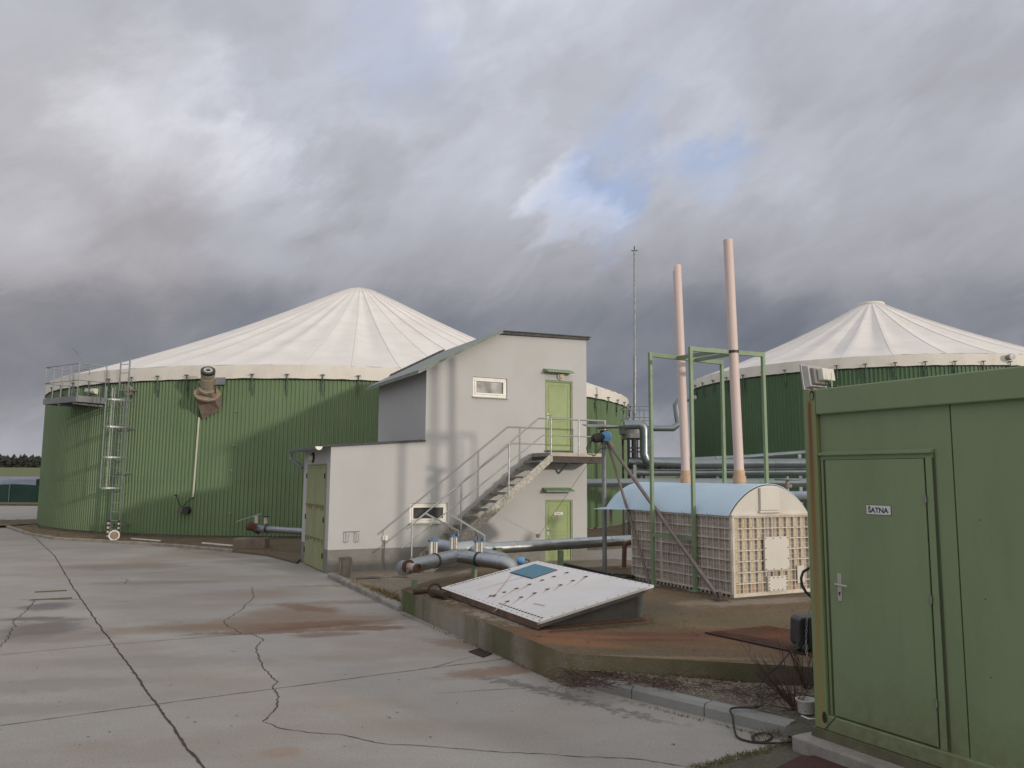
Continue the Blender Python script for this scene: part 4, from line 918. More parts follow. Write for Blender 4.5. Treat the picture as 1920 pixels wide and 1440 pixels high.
# ---- green frame
FZ = 4.36
pA = G(1225, 1098, PADZ); pB = G(1303.5, 1108.5, PADZ); pC = G(1353, 676, FZ); pD = G(1430, 661, FZ)
fr_ = Fr(pB, pD.xy-pB.xy)
root = thing('flue_gantry', 'tall light green steel frame of four posts standing round the two pink flues', 'gantry', (pA+pB)/2)
def up_(p, z): return Vector((p.x, p.y, z))
for p in (pA, pB, pC, pD): mb = MB(); mb.vbeam(up_(p, PADZ-.0), up_(p, FZ), fr_, .058, .058); mb.build('post', m_frame, root, bevel=.005)
for a, b in ((pA, pC), (pB, pD)): mb = MB(); mb.beam(up_(a, FZ-.04), up_(b, FZ-.04), .06, .075); mb.build('top_beam', m_frame, root)
for q in (.36, .62): mb = MB(); mb.beam(up_(pA.lerp(pC, q) if True else pA, FZ-.05), up_(pB.lerp(pD, q), FZ-.05), .05, .06); mb.build('cross_beam', m_frame, root)
zb_ = DY(1262, 1006, (pA.y+pB.y)/2).z; mb = MB(); mb.beam(up_(pA, zb_), up_(pB, zb_), .05, .06); mb.build('brace', m_frame, root)
for p in (pA, pB): mb = MB(); mb.box(Fr(up_(p, 0), fr_.u), (-.09, .09), (-.09, .09), (PADZ, PADZ+.012)); mb.build('foot_plate', m_frame, root)
# ---- pink flues
def flue(xb, yb, xt, yt, r, cut, lab):
    kx = ray(xb, yb); kk = kx.x/kx.y; sc_ = EW*.5; t_ = ((E.o.x+E.u.x*sc_)-kk*(E.o.y+E.u.y*sc_))/(kk*E.v.y-E.v.x); b = E(sc_, t_, zc-.02); tp_ = DY(xt, yt, b.y+.02)
    root = thing('flue_pipe', lab, 'flue', b)
    d = (tp_-b).normalized(); L = (tp_-b).length; mb = MB(); nn = 24
    x = d.cross(Vector((0, 1, 0))).normalized(); y = d.cross(x); vs = []
    for (q, rad_) in ((.16, r), (.30, r), (.31, r), (L, r), (L, r*.94), (L-1.2, r*.94)):
        for j in range(nn):
            a = 2*PI*j/nn; e = (-.10-.07*math.cos(a+cut)-(.05 if (math.sin(a*2+1) > .6) else 0)) if (cut and q == L) else 0
            vs.append(b+d*(q+e)+(x*math.cos(a)+y*math.sin(a))*rad_)
    mb.add(vs, [(k_*nn+j, k_*nn+(j+1) % nn, (k_+1)*nn+(j+1) % nn, (k_+1)*nn+j) for k_ in range(5) for j in range(nn)], 0, True)
    mb.build('pipe', m_pink, root)
    mb = MB(); mb.lathe(b, d, [(-.03, r*1.25), (.04, r*1.25), (.045, r*1.33), (.10, r*1.33), (.105, r*1.33), (.155, r*1.33), (.16, r*1.16), (.25, r*1.16), (.255, r*1.0)], 24); mb.build('socket', m_orange, root)
    mb = MB(); mb.lathe(b, d, [(-.10, r*1.35), (.0, r*1.30), (.005, r*1.2)], 24); mb.build('roof_collar', m_galv, root)
    return b, tp_
f1 = flue(1387, 908, 1365, 450, .082, 0, 'taller pink pipe flue with a dark clamp, nearest the container')
f2 = flue(1286.5, 903, 1269, 494, .080, 1.2, 'pink pipe flue with a broken slanted top, farther from the container')
q = (FZ-.06-f1[0].z)/(f1[1].z-f1[0].z); p = f1[0].lerp(f1[1], q)
mb = MB(); mb.lathe(p, (f1[1]-f1[0]), [(0, .084), (0, .092), (.045, .092), (.045, .084)], 24); mb.build('pipe_clamp', m_dark, label='dark clamp band round the taller pink flue at the green cross beams', cat='clamp')

# ---- three legged stand with drive motor
h0 = G(1134, 1074, PADZ); hz = DY(1134, 806, h0.y).z; hp = up_(h0, hz); lA = G(1228, 1092, PADZ)+Vector((-.12, -.15, 0)); lB = G(1351, 1126, PADZ)
root = thing('tripod_stand', 'galvanised pole with two slanting legs and a blue capped motor on top', 'stand', h0)
mb = MB(); mb.tube([h0, up_(h0, hz-.05)], .045, 12); mb.build('pole', m_galvd, root)
top_ = up_(h0, hz-.22)+Vector((.06, -.02, 0))
m_leg = mat('brown_tube', (.23, .20, .18), (.16, .13, .115), .6, .35, ns=5)
for p, r in ((lA, .026), (lB, .034)): mb = MB(); mb.tube([top_, p], r, 10); mb.build('leg', m_leg, root)
mb = MB(); mb.box(Fr(lB, E.u), (-.09, .09), (-.07, .07), (PADZ, PADZ+.012)); mb.beam(lB+Vector((0, 0, .0)), lB+Vector((-.02, .05, .12)), .055, .05); mb.build('anchor_plate', m_darkrust, root)
mb = MB(); mb.tube([top_+Vector((-.07, 0, -.05)), hp+Vector((0, 0, -.02))], [.06, .05], 10); mb.tube([top_+Vector((-.02, -.05, .02)), top_+Vector((.10, -.06, -.10))], .035, 8); mb.build('head_bracket', m_rusty_paint, root)
mo = DY(1132, 819, h0.y-.10); md = (DY(1110, 823, h0.y-.12)-mo).normalized()
mb = MB(); mb.lathe(mo, md, [(0, .095), (.20, .09), (.22, .06), (.25, .05), (.26, .001)], 18); mot = mb.build('motor', m_black, root)
mb = MB(); mb.lathe(mo-md*.05+Vector((.0, -.03, 0)), (md*.3+Vector((0, -1, 0))).normalized(), [(-.06, .001), (-.06, .10), (.06, .10), (.07, .08), (.075, .001)], 18); mb.build('end_cap', m_bluel, mot)
mb = MB(); pr_ = DY(1109, 826, h0.y-.1)
mb.tube([pr_, pr_+Vector((-.10, 0, -.14)), pr_+Vector((-.07, 0, -.26)), pr_+Vector((.06, 0, -.30)), pr_+Vector((.16, 0, -.17)), pr_+Vector((.25, 0, -.14)), pr_+Vector((.45, 0, -.16))], .009, 6)
mb.tube([pr_, pr_+Vector((-.02, 0, -.12)), pr_+Vector((-.03, 0, -.22)), pr_+Vector((.05, 0, -.30))], .007, 6); mb.build('cable', m_black, mot)
mb = MB(); mb.prism([DY(1092, 797, h0.y-.05), DY(1128, 797, h0.y+.04), DY(1160, 800, h0.y+.05), DY(1160, 801, h0.y-.03), DY(1126, 801, h0.y-.10), DY(1100, 800, h0.y-.12)], (0, 0, .018)); mb.build('blade', m_galvd, root)
mb = MB(); mb.tube([DY(1120, 803, h0.y-.1), DY(1163, 801, h0.y-.1)], .018, 8); mb.lathe(hp+Vector((0, 0, -.10)), (0, 0, 1), [(0, .05), (.0, .075), (.09, .075), (.09, .04)], 12); mb.build('hub', m_darkrust, root)

m_box0 = mat('dark_weathered_edge', (.13, .125, .12), (.085, .075, .07), .7, .1, ns=4)
# ---- white tilted hatch
zN = .43
N = G(1008, 1167, zN); Lc = G(826, 1102, zN); hd = (Lc-N).normalized(); Hq = Fr(N, (hd.y, -hd.x)); HL = (Lc-N).length
rq = ray(1226, 1097); kq = rq.x/rq.y; HWd = (kq*N.y-N.x)/(Hq.u.x-kq*Hq.u.y); zR = DY(1226, 1097, (N+Hq.u*HWd).y).z
print('hatch', HL, HWd, zR)
hs = (zR-zN)/HWd
def hl(s, t, d=0): return Hq(s, t, zN+hs*s+d)
def hpix(px, py):    # photograph -> lid coordinates
    nrm = Vector((0, 0, 1))-Hq.u*hs; P = Hq(0, 0, zN); d = ray(px, py); o = Vector((0, 0, H)); k = (P-o).dot(nrm)/d.dot(nrm); a = Hq.inv(o+d*k); return a[0], a[1]
root = thing('tilted_hatch', 'large white tilted lid with rust streaks and a blue inspection panel on the concrete pad', 'hatch', Hq(HWd/2, HL/2, PADZ))
m_lid = mat('white_lid', (.68, .68, .69), (.64, .645, .655), .42, ns=.8, fine=.04, dirt=(.55, .47, .38), dirt_amt=.40, dirt_scale=(1.0, 2.4, 1), spots=[(gp(800, 1105, .5), .0001, .0001, 0, 0, RUST)])
m_rs = mat('rust_stain', (.34, .18, .085), (.46, .32, .20), .8, ns=14)
m_rs2 = mat('pale_rust_stain', (.56, .45, .34), (.62, .57, .52), .6, ns=9)
mb = MB(); mb.prism([hl(0, 0, -.03), hl(HWd, 0, -.03), hl(HWd, HL, -.03), hl(0, HL, -.03)], (0, 0, .03), 0)
def decal(pts, m, z=.002): mb.poly([hl(a, b, z) for a, b in pts], m)
dirv = hpix(800+0, 1100)
zz0 = (720, 1020)
def z3(x, y): return hpix(720+x/3.2, 1020+y/3.2)
marks = [(640, 312), (720, 290), (795, 268), (872, 243), (948, 218), (1020, 196), (1097, 173), (740, 345), (822, 320), (903, 296), (980, 272), (1058, 247), (1133, 221), (1210, 197)]
for i, (x, y) in enumerate(marks):
    s_, t_ = z3(x, y); w_ = .045; l_ = random.uniform(.12, .34) if i > 6 or i in (2, 3) else random.uniform(.03, .12)
    decal([(s_-.02, t_-w_), (s_+.03, t_-w_*.5), (s_+.03, t_+w_*.5), (s_-.02, t_+w_)], 3, .004)
    qa_ = z3(x, y); qb_ = z3(x-46, y+(34 if i > 6 else 26)); dl_ = math.hypot(qb_[0]-qa_[0], qb_[1]-qa_[1]); ds = (qb_[0]-qa_[0])/dl_; dt = (qb_[1]-qa_[1])/dl_
    decal([(s_, t_-w_*.8), (s_+ds*l_*1.5, t_+dt*l_*1.5), (s_+ds*l_*1.5+.01, t_+dt*l_*1.5+.01), (s_, t_+w_*.6)], 2, .0025)
    decal([(s_, t_-w_*.4), (s_+ds*l_*.7, t_+dt*l_*.7), (s_, t_+w_*.25)], 1, .0035)
a = z3(830, 200); b = z3(560, 275)
decal([(a[0], a[1]-.02), (b[0], b[1]-.015), (b[0], b[1]+.015), (a[0], a[1]+.04)], 2)
for i in range(15): t_ = .10+i*.085; decal([(.10, t_), (.10, t_+.04), (.135, t_+.04), (.135, t_)], 3, .003)
for i in range(17): s_ = .12+i*(HWd-.7)/16; decal([(s_, HL-.12), (s_, HL-.085), (s_+.045, HL-.085), (s_+.045, HL-.12)], 3, .003)
for i in range(22):
    t_ = .05+i*(HL-.1)/21
    for s_ in (.04, HWd-.045): decal([(s_, t_), (s_, t_+.018), (s_+.018, t_+.018), (s_+.018, t_)], 3, .003)
for i in range(11):
    s_ = .05+i*(HWd-.1)/10
    for t_ in (.035, HL-.04): decal([(s_, t_), (s_, t_+.018), (s_+.018, t_+.018), (s_+.018, t_)], 3, .003)
lid = mb.build('lid', [m_lid, m_rs, m_rs2, mat('rusted_hole', (.075, .038, .024), (.04, .025, .02), .9, ns=20)], root)
mb = MB(); mb.prism([hl(.012, .012, -.075), hl(HWd-.012, .012, -.075), hl(HWd-.012, HL-.012, -.075), hl(.012, HL-.012, -.075)], (0, 0, .043)); mb.build('lid_frame', m_box0, root)
mb = MB(); mb.prism([hl(-.004, .0, -.085), hl(.03, .0, -.085), hl(.03, HL, -.085), hl(-.004, HL, -.085)], (0, 0, .083)); mb.build('rusty_angle', mat('rust_brown_edge', (.20, .13, .09), (.085, .055, .04), .9, ns=7, fine=.4), root)
m_box = mat('dark_weathered_sheet', (.115, .12, .12), (.07, .075, .075), .6, .3, ns=3, fine=.3, dirt=(.16, .10, .07), dirt_amt=.6, dirt_scale=(3, 3, 1.5))
mb = MB(); q = [(.07, .10), (HWd-.10, .10), (HWd-.10, HL-.1), (.07, HL-.1)]
bt = [Hq(a, b, PADZ) for a, b in q]; tt = [hl(a, b, -.076) for a, b in q]
mb.add(bt+tt, [(i, (i+1) % 4, 4+(i+1) % 4, 4+i) for i in range(4)]+[(3, 2, 1, 0)]); mb.build('box', m_box, root)
mb = MB(); mb.prism([Hq(.04, .055, PADZ+.002), Hq(HWd+.0, .035, PADZ+.002), Hq(HWd+.0, .10, PADZ+.03), Hq(.06, .10, PADZ+.01)], (0, 0, .012)); mb.build('base_flange', m_rust, root)
bp_ = [z3(760, 174), z3(888, 209), z3(1035, 158), z3(905, 124)]
mb = MB(); mb.prism([hl(a, b, .003) for a, b in bp_], (0, 0, .014)); ip = mb.build('inspection_panel', mat('teal_blue_panel', (.06, .20, .30), (.05, .17, .26), .55, ns=5), lid, bevel=.003)
ctr = (sum(a for a, b in bp_)/4, sum(b for a, b in bp_)/4)
mb = MB(); mb.prism([hl(ctr[0]+(a-ctr[0])*1.05, ctr[1]+(b-ctr[1])*1.05, .0025) for a, b in bp_], (0, 0, .006)); mb.build('panel_frame', m_rust, lid)
mb = MB(); a = z3(768, 185); b = z3(668, 310); mb.tube([hl(a[0], a[1], .02), hl(b[0], b[1], .012)], .003, 5); c_ = z3(665, 320)
mb.tube([hl(b[0], b[1], .012), hl(c_[0]-.02, c_[1]+.02, .02)], .012, 5)
mb.build('pull_cord', mat('red_cord', (.40, .10, .07)), label='thin cord with a red end lying on the white tilted lid', cat='cord')
mb = MB(); a = z3(895, 362); b = z3(965, 372); mb.tube([hl(a[0], a[1], .012), hl((a[0]+b[0])/2, a[1]-.03, .016), hl(b[0], b[1], .012)], .011, 6); mb.build('white_scrap', m_white, label='small white scrap lying on the white tilted lid', cat='scrap')
root = thing('locking_bar', 'dark rusty bar with a ring at the left corner of the white lid', 'bar', G(800, 1104, PADZ))
mb = MB(); mb.tube([G(775, 1110, PADZ+.04), G(812, 1107, PADZ+.05)], [.038, .032], 10); mb.build('bar', m_darkrust, root)
mb = MB(); c_ = G(815, 1106, PADZ+.12); mb.tube([c_+Hq.u*math.cos(i*PI/7)*.10+Vector((0, 0, .09*math.sin(i*PI/7))) for i in range(14)], .018, 8, closed=True); mb.build('ring', m_darkrust, root)
mb = MB(); mb.tube([G(810, 1110, PADZ+.06), G(836, 1116, PADZ+.07)], .055, 10); mb.build('hinge_knuckle', m_darkrust, root)
# rusty grating on the pad
root = thing('rusty_plate', 'flat rust red grating plate lying on the concrete pad left of the black box', 'plate', G(1420, 1200, PADZ))
q = [G(x_, y_, PADZ+.005) for x_, y_ in ((1322, 1187), (1440, 1174), (1590, 1199), (1570, 1241), (1515, 1229))]
m_plate = mat('rust_red_grating', (.165, .070, .036), (.085, .045, .030), .9, ns=3, fine=.5, fs=60, dirt=(.07, .05, .045), dirt_amt=.8, dirt_scale=(1.2, 4, 1))
mb = MB(); mb.prism(q, (0, 0, .004)); mb.build('plate', m_plate, root)
mb = MB(); a0_, a1_ = q[0], q[4]
for i in range(40):
    u_ = i/39; A = q[0].lerp(q[1], u_) if u_ < 1 else q[1]; Bb = q[0].lerp(q[4], u_); 
    mb.beam(q[0].lerp(q[4], u_)+Vector((0, 0, .007)), q[1].lerp(q[2], u_)+Vector((0, 0, .007)), .004, .005)
mb.build('bars', m_plate, root)['kind'] = 'stuff'
mb = MB(); mb.beam(q[0]+Vector((0, 0, .010)), q[4]+Vector((0, 0, .010)), .014, .012); mb.build('edge_angle', mat('dark_rust', (.06, .035, .03)), root)

# ---- manifold of zinc clad pipes
jn = DY(856, 1042, 14.45); capc = DY(757, 1065, 13.0); elb = DY(946, 1056, 13.7); R1 = .118
root = thing('pipe_manifold', 'branching zinc clad pipes with three valves in front of the stairs', 'pipework', up_(jn, PADZ))
mb = MB(); mb.tube([capc, jn], R1, 24); bpipe = mb.build('left_pipe', m_zinc, root)
mb = MB(); mb.lathe(capc, capc-jn, [(-.02, R1+.004), (.03, R1+.006), (.045, R1*.7), (.05, .01)], 24); mb.build('end_plate', m_zinc, bpipe)
mb = MB(); stub = DY(781, 1070, 12.75); d_ = (stub-capc).normalized(); st0 = DY(766, 1062, 12.97)
mb.tube([st0, st0+d_*.22], .062, 16); mb.build('outlet_stub', m_white if False else mat('pale_pipe', (.45, .40, .38), (.30, .22, .20), .6, ns=8), bpipe)
mb = MB(); mb.lathe(st0, d_, [(-.03, .11), (.015, .11), (.015, .06)], 18); mb.build('rusty_flange', m_rust, bpipe)
mb = MB(); mb.lathe(st0+d_*.22, d_, [(0, .062), (0, .075), (.05, .075), (.05, .05), (-.12, .045)], 16); mb.lathe(st0+d_*.24, d_, [(0, .05), (.001, .001)], 12); mb.build('open_end', m_rust, bpipe)
mb = MB(); mb.tube([jn, elb, elb+Vector((.09, -.03, -.03)), elb+Vector((.15, -.05, -.11)), elb+Vector((.17, -.06, -.22)), up_(elb+Vector((.17, -.06, 0)), PADZ)], R1, 24); rpipe = mb.build('right_pipe', m_zinc, root)
mb = MB(); A0 = DY(905, 1029, 15.1); A1 = DY(1182, 1013, 16.8); 
mb.tube([A0, A1], .108, 24); ap = mb.build('long_pipe', m_zinc, root)
mb = MB(); mb.tube([DY(855, 1029, 14.95), DY(884, 1028.5, 15.03), A0, A0+(A1-A0).normalized()*.22], [.12, .15, .145, .106], 24); mb.build('reducer', m_zinc, ap)
mb = MB(); mb.tube([DY(821, 1022, 15.2), DY(858, 1029, 14.95)], .12, 20); mb.build('rear_pipe', m_zinc, root)
mb = MB(); mb.tube([DY(890, 1032, 14.9), DY(945, 1047, 14.15), elb+Vector((.12, .15, -.05))], .095, 20); mb.build('diagonal_pipe', m_zinc, root)
def collar(parent, p, d, r, name='collar', m=m_black, w=.022): mb = MB(); mb.lathe(p, d, [(-w, r), (-w, r+.010), (w, r+.010), (w, r)], 24); return mb.build(name, m, parent)
dB = (jn-capc).normalized(); LB_ = (jn-capc).length; dC = (elb-jn).normalized()
collar(bpipe, capc+dB*LB_*.56, dB, R1); collar(rpipe, jn+dC*(elb-jn).length*.48, dC, R1); collar(bpipe, jn-dB*.02, dB, R1-.002, 'seam', m_zinc, .006)
for q in (.25, .80): collar(rpipe, jn+dC*(elb-jn).length*(.62 if q < .5 else .93), dC, R1-.004, 'seam', m_zinc, .008)
for q in (.2, .42, .62, .85): collar(ap, A0.lerp(A1, q), A1-A0, .104, 'seam', m_zinc, .006)
mb = MB(); p = DY(933, 1031, 15.05); mb.box(Fr(p, B.u), (-.05, .09), (-.04, .04), (p.z-.08, p.z+.04)); mb.build('green_block', mat('moss_green_metal', (.12, .16, .09), (.08, .10, .06), .7, ns=9), ap, bevel=.006)
for (px, yt, yb, x2) in ((1051, 1030, 1052, 0),):
    p = DY(px, 1032, 15.9); mb = MB(); mb.vbeam(up_(p, .0), up_(p, p.z), B, .10, .07); mb.build('support', m_frame, root)
p = G(889, 1083, PADZ); mb = MB(); mb.box(Fr(p, E.u), (-.04, .04), (-.04, -.03), (PADZ, PADZ+.24)); mb.box(Fr(p, E.u), (-.04, -.03), (-.03, .04), (PADZ, PADZ+.24)); mb.box(Fr(p, E.u), (-.07, .07), (-.05, .05), (PADZ+.24, PADZ+.25)); mb.build('support', m_frame, root)
p = DY(777, 1080, 13.35); mb = MB(); mb.box(Fr(p, E.u), (-.035, .035), (-.04, -.03), (.02, .47)); mb.box(Fr(p, E.u), (-.035, -.027), (-.03, .04), (.02, .47)); mb.build('support', m_frame, root)
def valve(px, py, y, h, w, lever=None):
    c = DY(px, py, y); f = Fr(c, B.u); z0 = c.z-h/2; z1 = c.z+h/2
    mb = MB(); mb.box(f, (-w/2, w/2), (-w*.4, w*.4), (z0, z1))
    for q in (-.25, .0, .25): mb.box(f, (q*w-.006, q*w+.006), (-w*.4-.006, -w*.4+.002), (z0+.01, z1-.01))
    v = mb.build('actuator', m_alu, root, bevel=.006)
    mb = MB()
    for q in (-.12, .13): mb.box(f, (q*w-.005, q*w+.005), (-w*.4-.008, -w*.4-.0065), (z0, z1))
    mb.build('dark_lines', m_dark, v)['kind'] = 'stuff'
    mb = MB(); mb.box(f, (-w*.62, w*.62), (-w*.45, w*.45), (z1+.002, z1+.03)); mb.box(f, (-w*.2, w*.9), (-w*.2, w*.2), (z1+.03, z1+.06)); mb.build('blue_top', m_bluep, v)
    mb = MB(); mb.box(f, (-w*.8, w*.8), (-w*.5, w*.5), (z0-.035, z0-.002)); mb.box(f, (w*.5, w*.8), (-w*.3, w*.3), (z0-.08, z0-.03)); mb.build('blue_base', m_bluep, v)
    for q in (-.3, .3): mb = MB(); mb.tube([f(q*w, 0, z1+.03), f(q*w, 0, z1+.12)], .007, 6); mb.build('bolt', m_galv, v)
    if lever:
        (xa, ya, xb, yb) = lever; a = DY(xa, ya, y-.1); b = DY(xb, yb, y-.05); mb = MB(); mb.beam(a, b, .035, .03)
        mb.beam(b, Vector((b.x, b.y, z1+.03)), .025, .03); lv = mb.build('lever', m_galv, v)
        m_ = a.lerp(b, .70); mb = MB(); mb.tube([m_, Vector((f(0, 0, 0).x, f(0, 0, 0).y, z1+.03))], .006, 6); mb.build('lever_rod', m_dark, lv)
valve(812, 1028, 13.9, .225, .125); valve(850, 1018.5, 14.5, .21, .115, (797, 962, 860, 996)); valve(897, 1028.5, 14.2, .22, .118, (846, 965, 909, 1004))
# red downpipe
root = thing('red_pipe', 'dark red pipe bending down to the pad at the far corner of the latticed housing', 'pipe', G(1170, 1066, PADZ))
y_ = G(1170, 1066, PADZ).y; mb = MB(); a = DY(1170, 1066, y_); b = DY(1171, 1024, y_)
mb.tube([a, b, b+Vector((.03, 0, .05)), b+Vector((.10, 0, .08)), b+Vector((.30, .03, .08))], .048, 14); mb.build('pipe', m_redpipe, root)
mb = MB(); mb.lathe(a, (0, 0, 1), [(0, .05), (.0, .10), (.025, .10), (.025, .05)], 14); mb.build('flange', m_rusty_paint, root)
mb = MB(); mb.beam(G(1048, 1056, PADZ+.04), G(1142, 1078, PADZ+.04), .07, .07); mb.build('steel_channel', m_dark, label='dark steel channel lying on the pad behind the white lid', cat='steel channel')
mb = MB()
for k_ in range(3): c_ = G(1162, 1080, PADZ+.03+k_*.03); mb.tube([c_+Vector((.28*math.cos(i*PI/9)*(1-.08*k_), .24*math.sin(i*PI/9)*(1-.08*k_), .01*math.sin(i*3))) for i in range(18)], .017, 6, closed=True)
mb.build('cable_coil', m_black, label='coil of black cable lying on the pad at the foot of the red pipe', cat='cable')
root = thing('small_pump', 'small bright blue pump head with a black cable standing behind the white lid', 'pump', G(977, 1068, PADZ))
y_ = 13.9; c_ = DY(978, 1051, y_); mb = MB(); mb.lathe(c_-Vector((.07, 0, 0)), (1, -.2, 0), [(0, .001), (0, .05), (.03, .065), (.11, .065), (.13, .05), (.13, .001)], 16); mb.build('pump_body', m_bluel, root)
mb = MB(); mb.tube([up_(c_, PADZ), c_-Vector((0, 0, .05))], .03, 10); mb.build('stem', m_bluep, root)
mb = MB(); mb.tube([c_+Vector((.06, -.02, .02)), c_+Vector((.12, -.02, .01)), c_+Vector((.15, -.02, -.06)), c_+Vector((.17, -.02, -.14))], .010, 6); mb.build('cable', m_black, root)
# grey post box left of housing
mb = MB(); p = DY(1178, 967, 15.6); mb.box(Fr(p, E.u), (-.06, .07), (-.06, .06), (p.z-.09, p.z+.09)); mb.build('terminal_box', m_cream, label='small pale box under the far left eave of the blue barrel roof', cat='electrical box', bevel=.008)
p = DY(1142, 967, h0.y-.06); mb = MB(); mb.box(Fr(p, E.u), (-.01, .05), (-.03, .02), (p.z-.12, p.z+.12)); mb.build('hanging_tag', m_grid, label='narrow pale plate hanging on the galvanised pole of the three legged stand', cat='plate')
# guy wire from the facade
s0, z0 = B.on(1009, 1004); a = B(s0, -.04, z0); b = DY(1128, 832, h0.y)
mb = MB(); mb.tube([a, b], .004, 5); mb.build('guy_wire', m_dark, label='thin wire running from the grey wall up to the three legged stand', cat='wire')
mb = MB(); mb.lathe(B(s0, 0, z0), -B.v, [(0, .05), (.04, .05), (.05, .03), (.06, .001)], 12); mb.build('wall_valve', m_rusty_paint, label='small brass tap on the grey wall left of the lower green door', cat='tap')

# ================================================================== BACKGROUND PIPES
YB = 27.0
def bpipe_(name, pts, r, label, y=YB, m=None, cat='pipe', group=None, dy=0):
    mb = MB(); P = [DY(px, py, y+(dy*(px-1200)/300)) for px, py in pts]; mb.tube(P, r, 16)
    for a_, b_ in zip(P, P[1:]):
        L_ = (b_-a_).length; k_ = int(L_/1.1)
        for q_ in range(1, k_): mb.lathe(a_.lerp(b_, q_/k_), b_-a_, [(-.02, r), (-.02, r+.008), (.02, r+.008), (.02, r)], 16)
    return mb.build(name, m or m_zincd, label=label, cat=cat, group=group)
m_zincd = mat('dull_zinc_cladding', (.24, .28, .30), (.17, .20, .22), .36, .85, ns=1.6, fine=.15)
bpipe_('insulated_pipe', [(1170, 797), (1199, 796), (1206, 800), (1208, 806), (1208, 852), (1212, 862), (1220, 867), (1300, 869), (1530, 868)], .155, 'thick zinc clad pipe stepping down beside the access tower and running right')
bpipe_('insulated_pipe', [(1224, 803), (1262, 803), (1272, 794), (1267, 760), (1276, 748), (1305, 747)], .11, 'zinc clad pipe rising in a kink behind the flue with the broken top', y=28.5)
bpipe_('insulated_pipe', [(1180, 862), (1300, 862), (1400, 857), (1530, 847)], .085, 'uppermost long thin zinc pipe in front of the dark green tank', y=28.0)
bpipe_('insulated_pipe', [(1178, 886), (1300, 886), (1530, 884)], .115, 'lowest of the three long pipes in front of the dark green tank', y=27.2, m=m_zincd)
bpipe_('insulated_pipe', [(1095, 906), (1200, 905), (1320, 905), (1530, 905)], .12, 'long dull pipe just above the crest of the blue barrel roof', y=22.5, m=m_zincd)
bpipe_('insulated_pipe', [(1178, 866), (1212, 871)], .14, 'short dark pipe stub at the foot of the access tower', y=27.6, m=m_zincd)
def post(px, y, z1, label=None):
    p = DY(px, 890, y); mb = MB(); mb.vbeam(up_(p, 0), up_(p, z1), WF, .10, .10); return mb
for i, (px, y, z) in enumerate(((1190, 27.0, 2.6), (1345, 27.4, 2.9), (1500, 27.4, 3.0), (1250, 22.5, 1.8), (1420, 22.5, 1.8))):
    post(px, y, z).build('pipe_support', m_galvd, label=('slim grey post under the long pipes at the foot of the access tower', 'slim grey post under the long pipes between the two pink flues', 'slim grey post under the long pipes beside the container edge', 'slim grey post under the dull pipe left of the flue with the broken top', 'slim grey post under the dull pipe right of the taller pink flue')[i], cat='post', group='posts carrying the pipes behind the housing')
# access tower with round vessel
TB = DY(1191, 880, 28.2)
root = thing('access_tower', 'steel access tower with railed platform between the two green tanks', 'tower', up_(TB, 0))
zt_ = DY(1191, 814, 28.2).z; x0 = DY(1172, 814, 28.2).x; x1 = DY(1217, 814, 28.2).x
mb = MB(); mb.box(WF, (x0, x1), (27.6, 29.2), (zt_-.16, zt_)); mb.build('platform', m_galvd, root)
for x in (x0+.05, DY(1185, 814, 28.2).x, x1-.05):
    for y in (27.65, 29.15): mb = MB(); mb.vbeam((x, y, 0), (x, y, zt_-.16), WF, .07, .07); mb.build('leg', m_dark, root)
for z in (DY(1191, 841, 28.2).z, DY(1191, 848, 28.2).z): mb = MB(); mb.beam((x0, 27.65, z), (x1, 27.65, z), .05, .05); mb.build('brace', m_dark, root)
mb = MB(); mb.lathe(Vector(((x0+x1)/2-.1, 28.4, zt_)), (0, 0, 1), [(0, .50), (.22, .52), (.24, .56), (.30, .56), (.34, .40), (.40, .30), (.48, .28), (.50, .001)], 24); mb.build('round_vessel', m_galvd, root)
rz = [zt_+.55, zt_+.95]
for k_, z in enumerate(rz):
    mb = MB(); mb.tube([(x0, 27.6, z), (x1, 27.6, z), (x1+.25, 29.2, z), (x0, 29.2, z)], .018, 6, closed=True); mb.build('handrail', m_galvd, root)
for x in (x0, (x0+x1)/2, x1):
    mb = MB(); mb.tube([(x, 27.6, zt_), (x, 27.6, rz[1])], .016, 6); mb.build('rail_post', m_galvd, root)
    mb = MB(); mb.tube([(x, 29.2, zt_), (x, 29.2, rz[1])], .016, 6); mb.build('rail_post', m_galvd, root)
# lightning mast
yb_ = 30.5; b = DY(1191, 890, yb_); t_ = DY(1189.5, 470, yb_)
root = thing('lightning_mast', 'very tall thin grey lightning mast between the two green tanks', 'mast', up_(b, 0))
mb = MB(); dz_ = t_.z; pts = [up_(b, 0), up_(b.lerp(t_, .17), dz_*.30), up_(b.lerp(t_, .40), dz_*.62), t_]
mb.tube([up_(b, 0), up_(b, 3.9)], .13, 12); mb.build('base_tube', m_dark, root)
mb = MB(); mb.tube([up_(b, 3.9), up_(b.lerp(t_, .5), dz_*.62)], .06, 8); mb.build('lower_pole', m_galvd, root)
mb = MB(); mb.tube([up_(b.lerp(t_, .5), dz_*.62), t_], .035, 8); mb.build('upper_pole', m_galvd, root)
mb = MB(); mb.tube([t_-Vector((0, 0, .10)), t_+Vector((0, 0, .18))], .02, 6); mb.tube([t_-Vector((.12, 0, 0)), t_+Vector((.12, 0, 0))], .02, 6); mb.build('tip', m_dark, root)
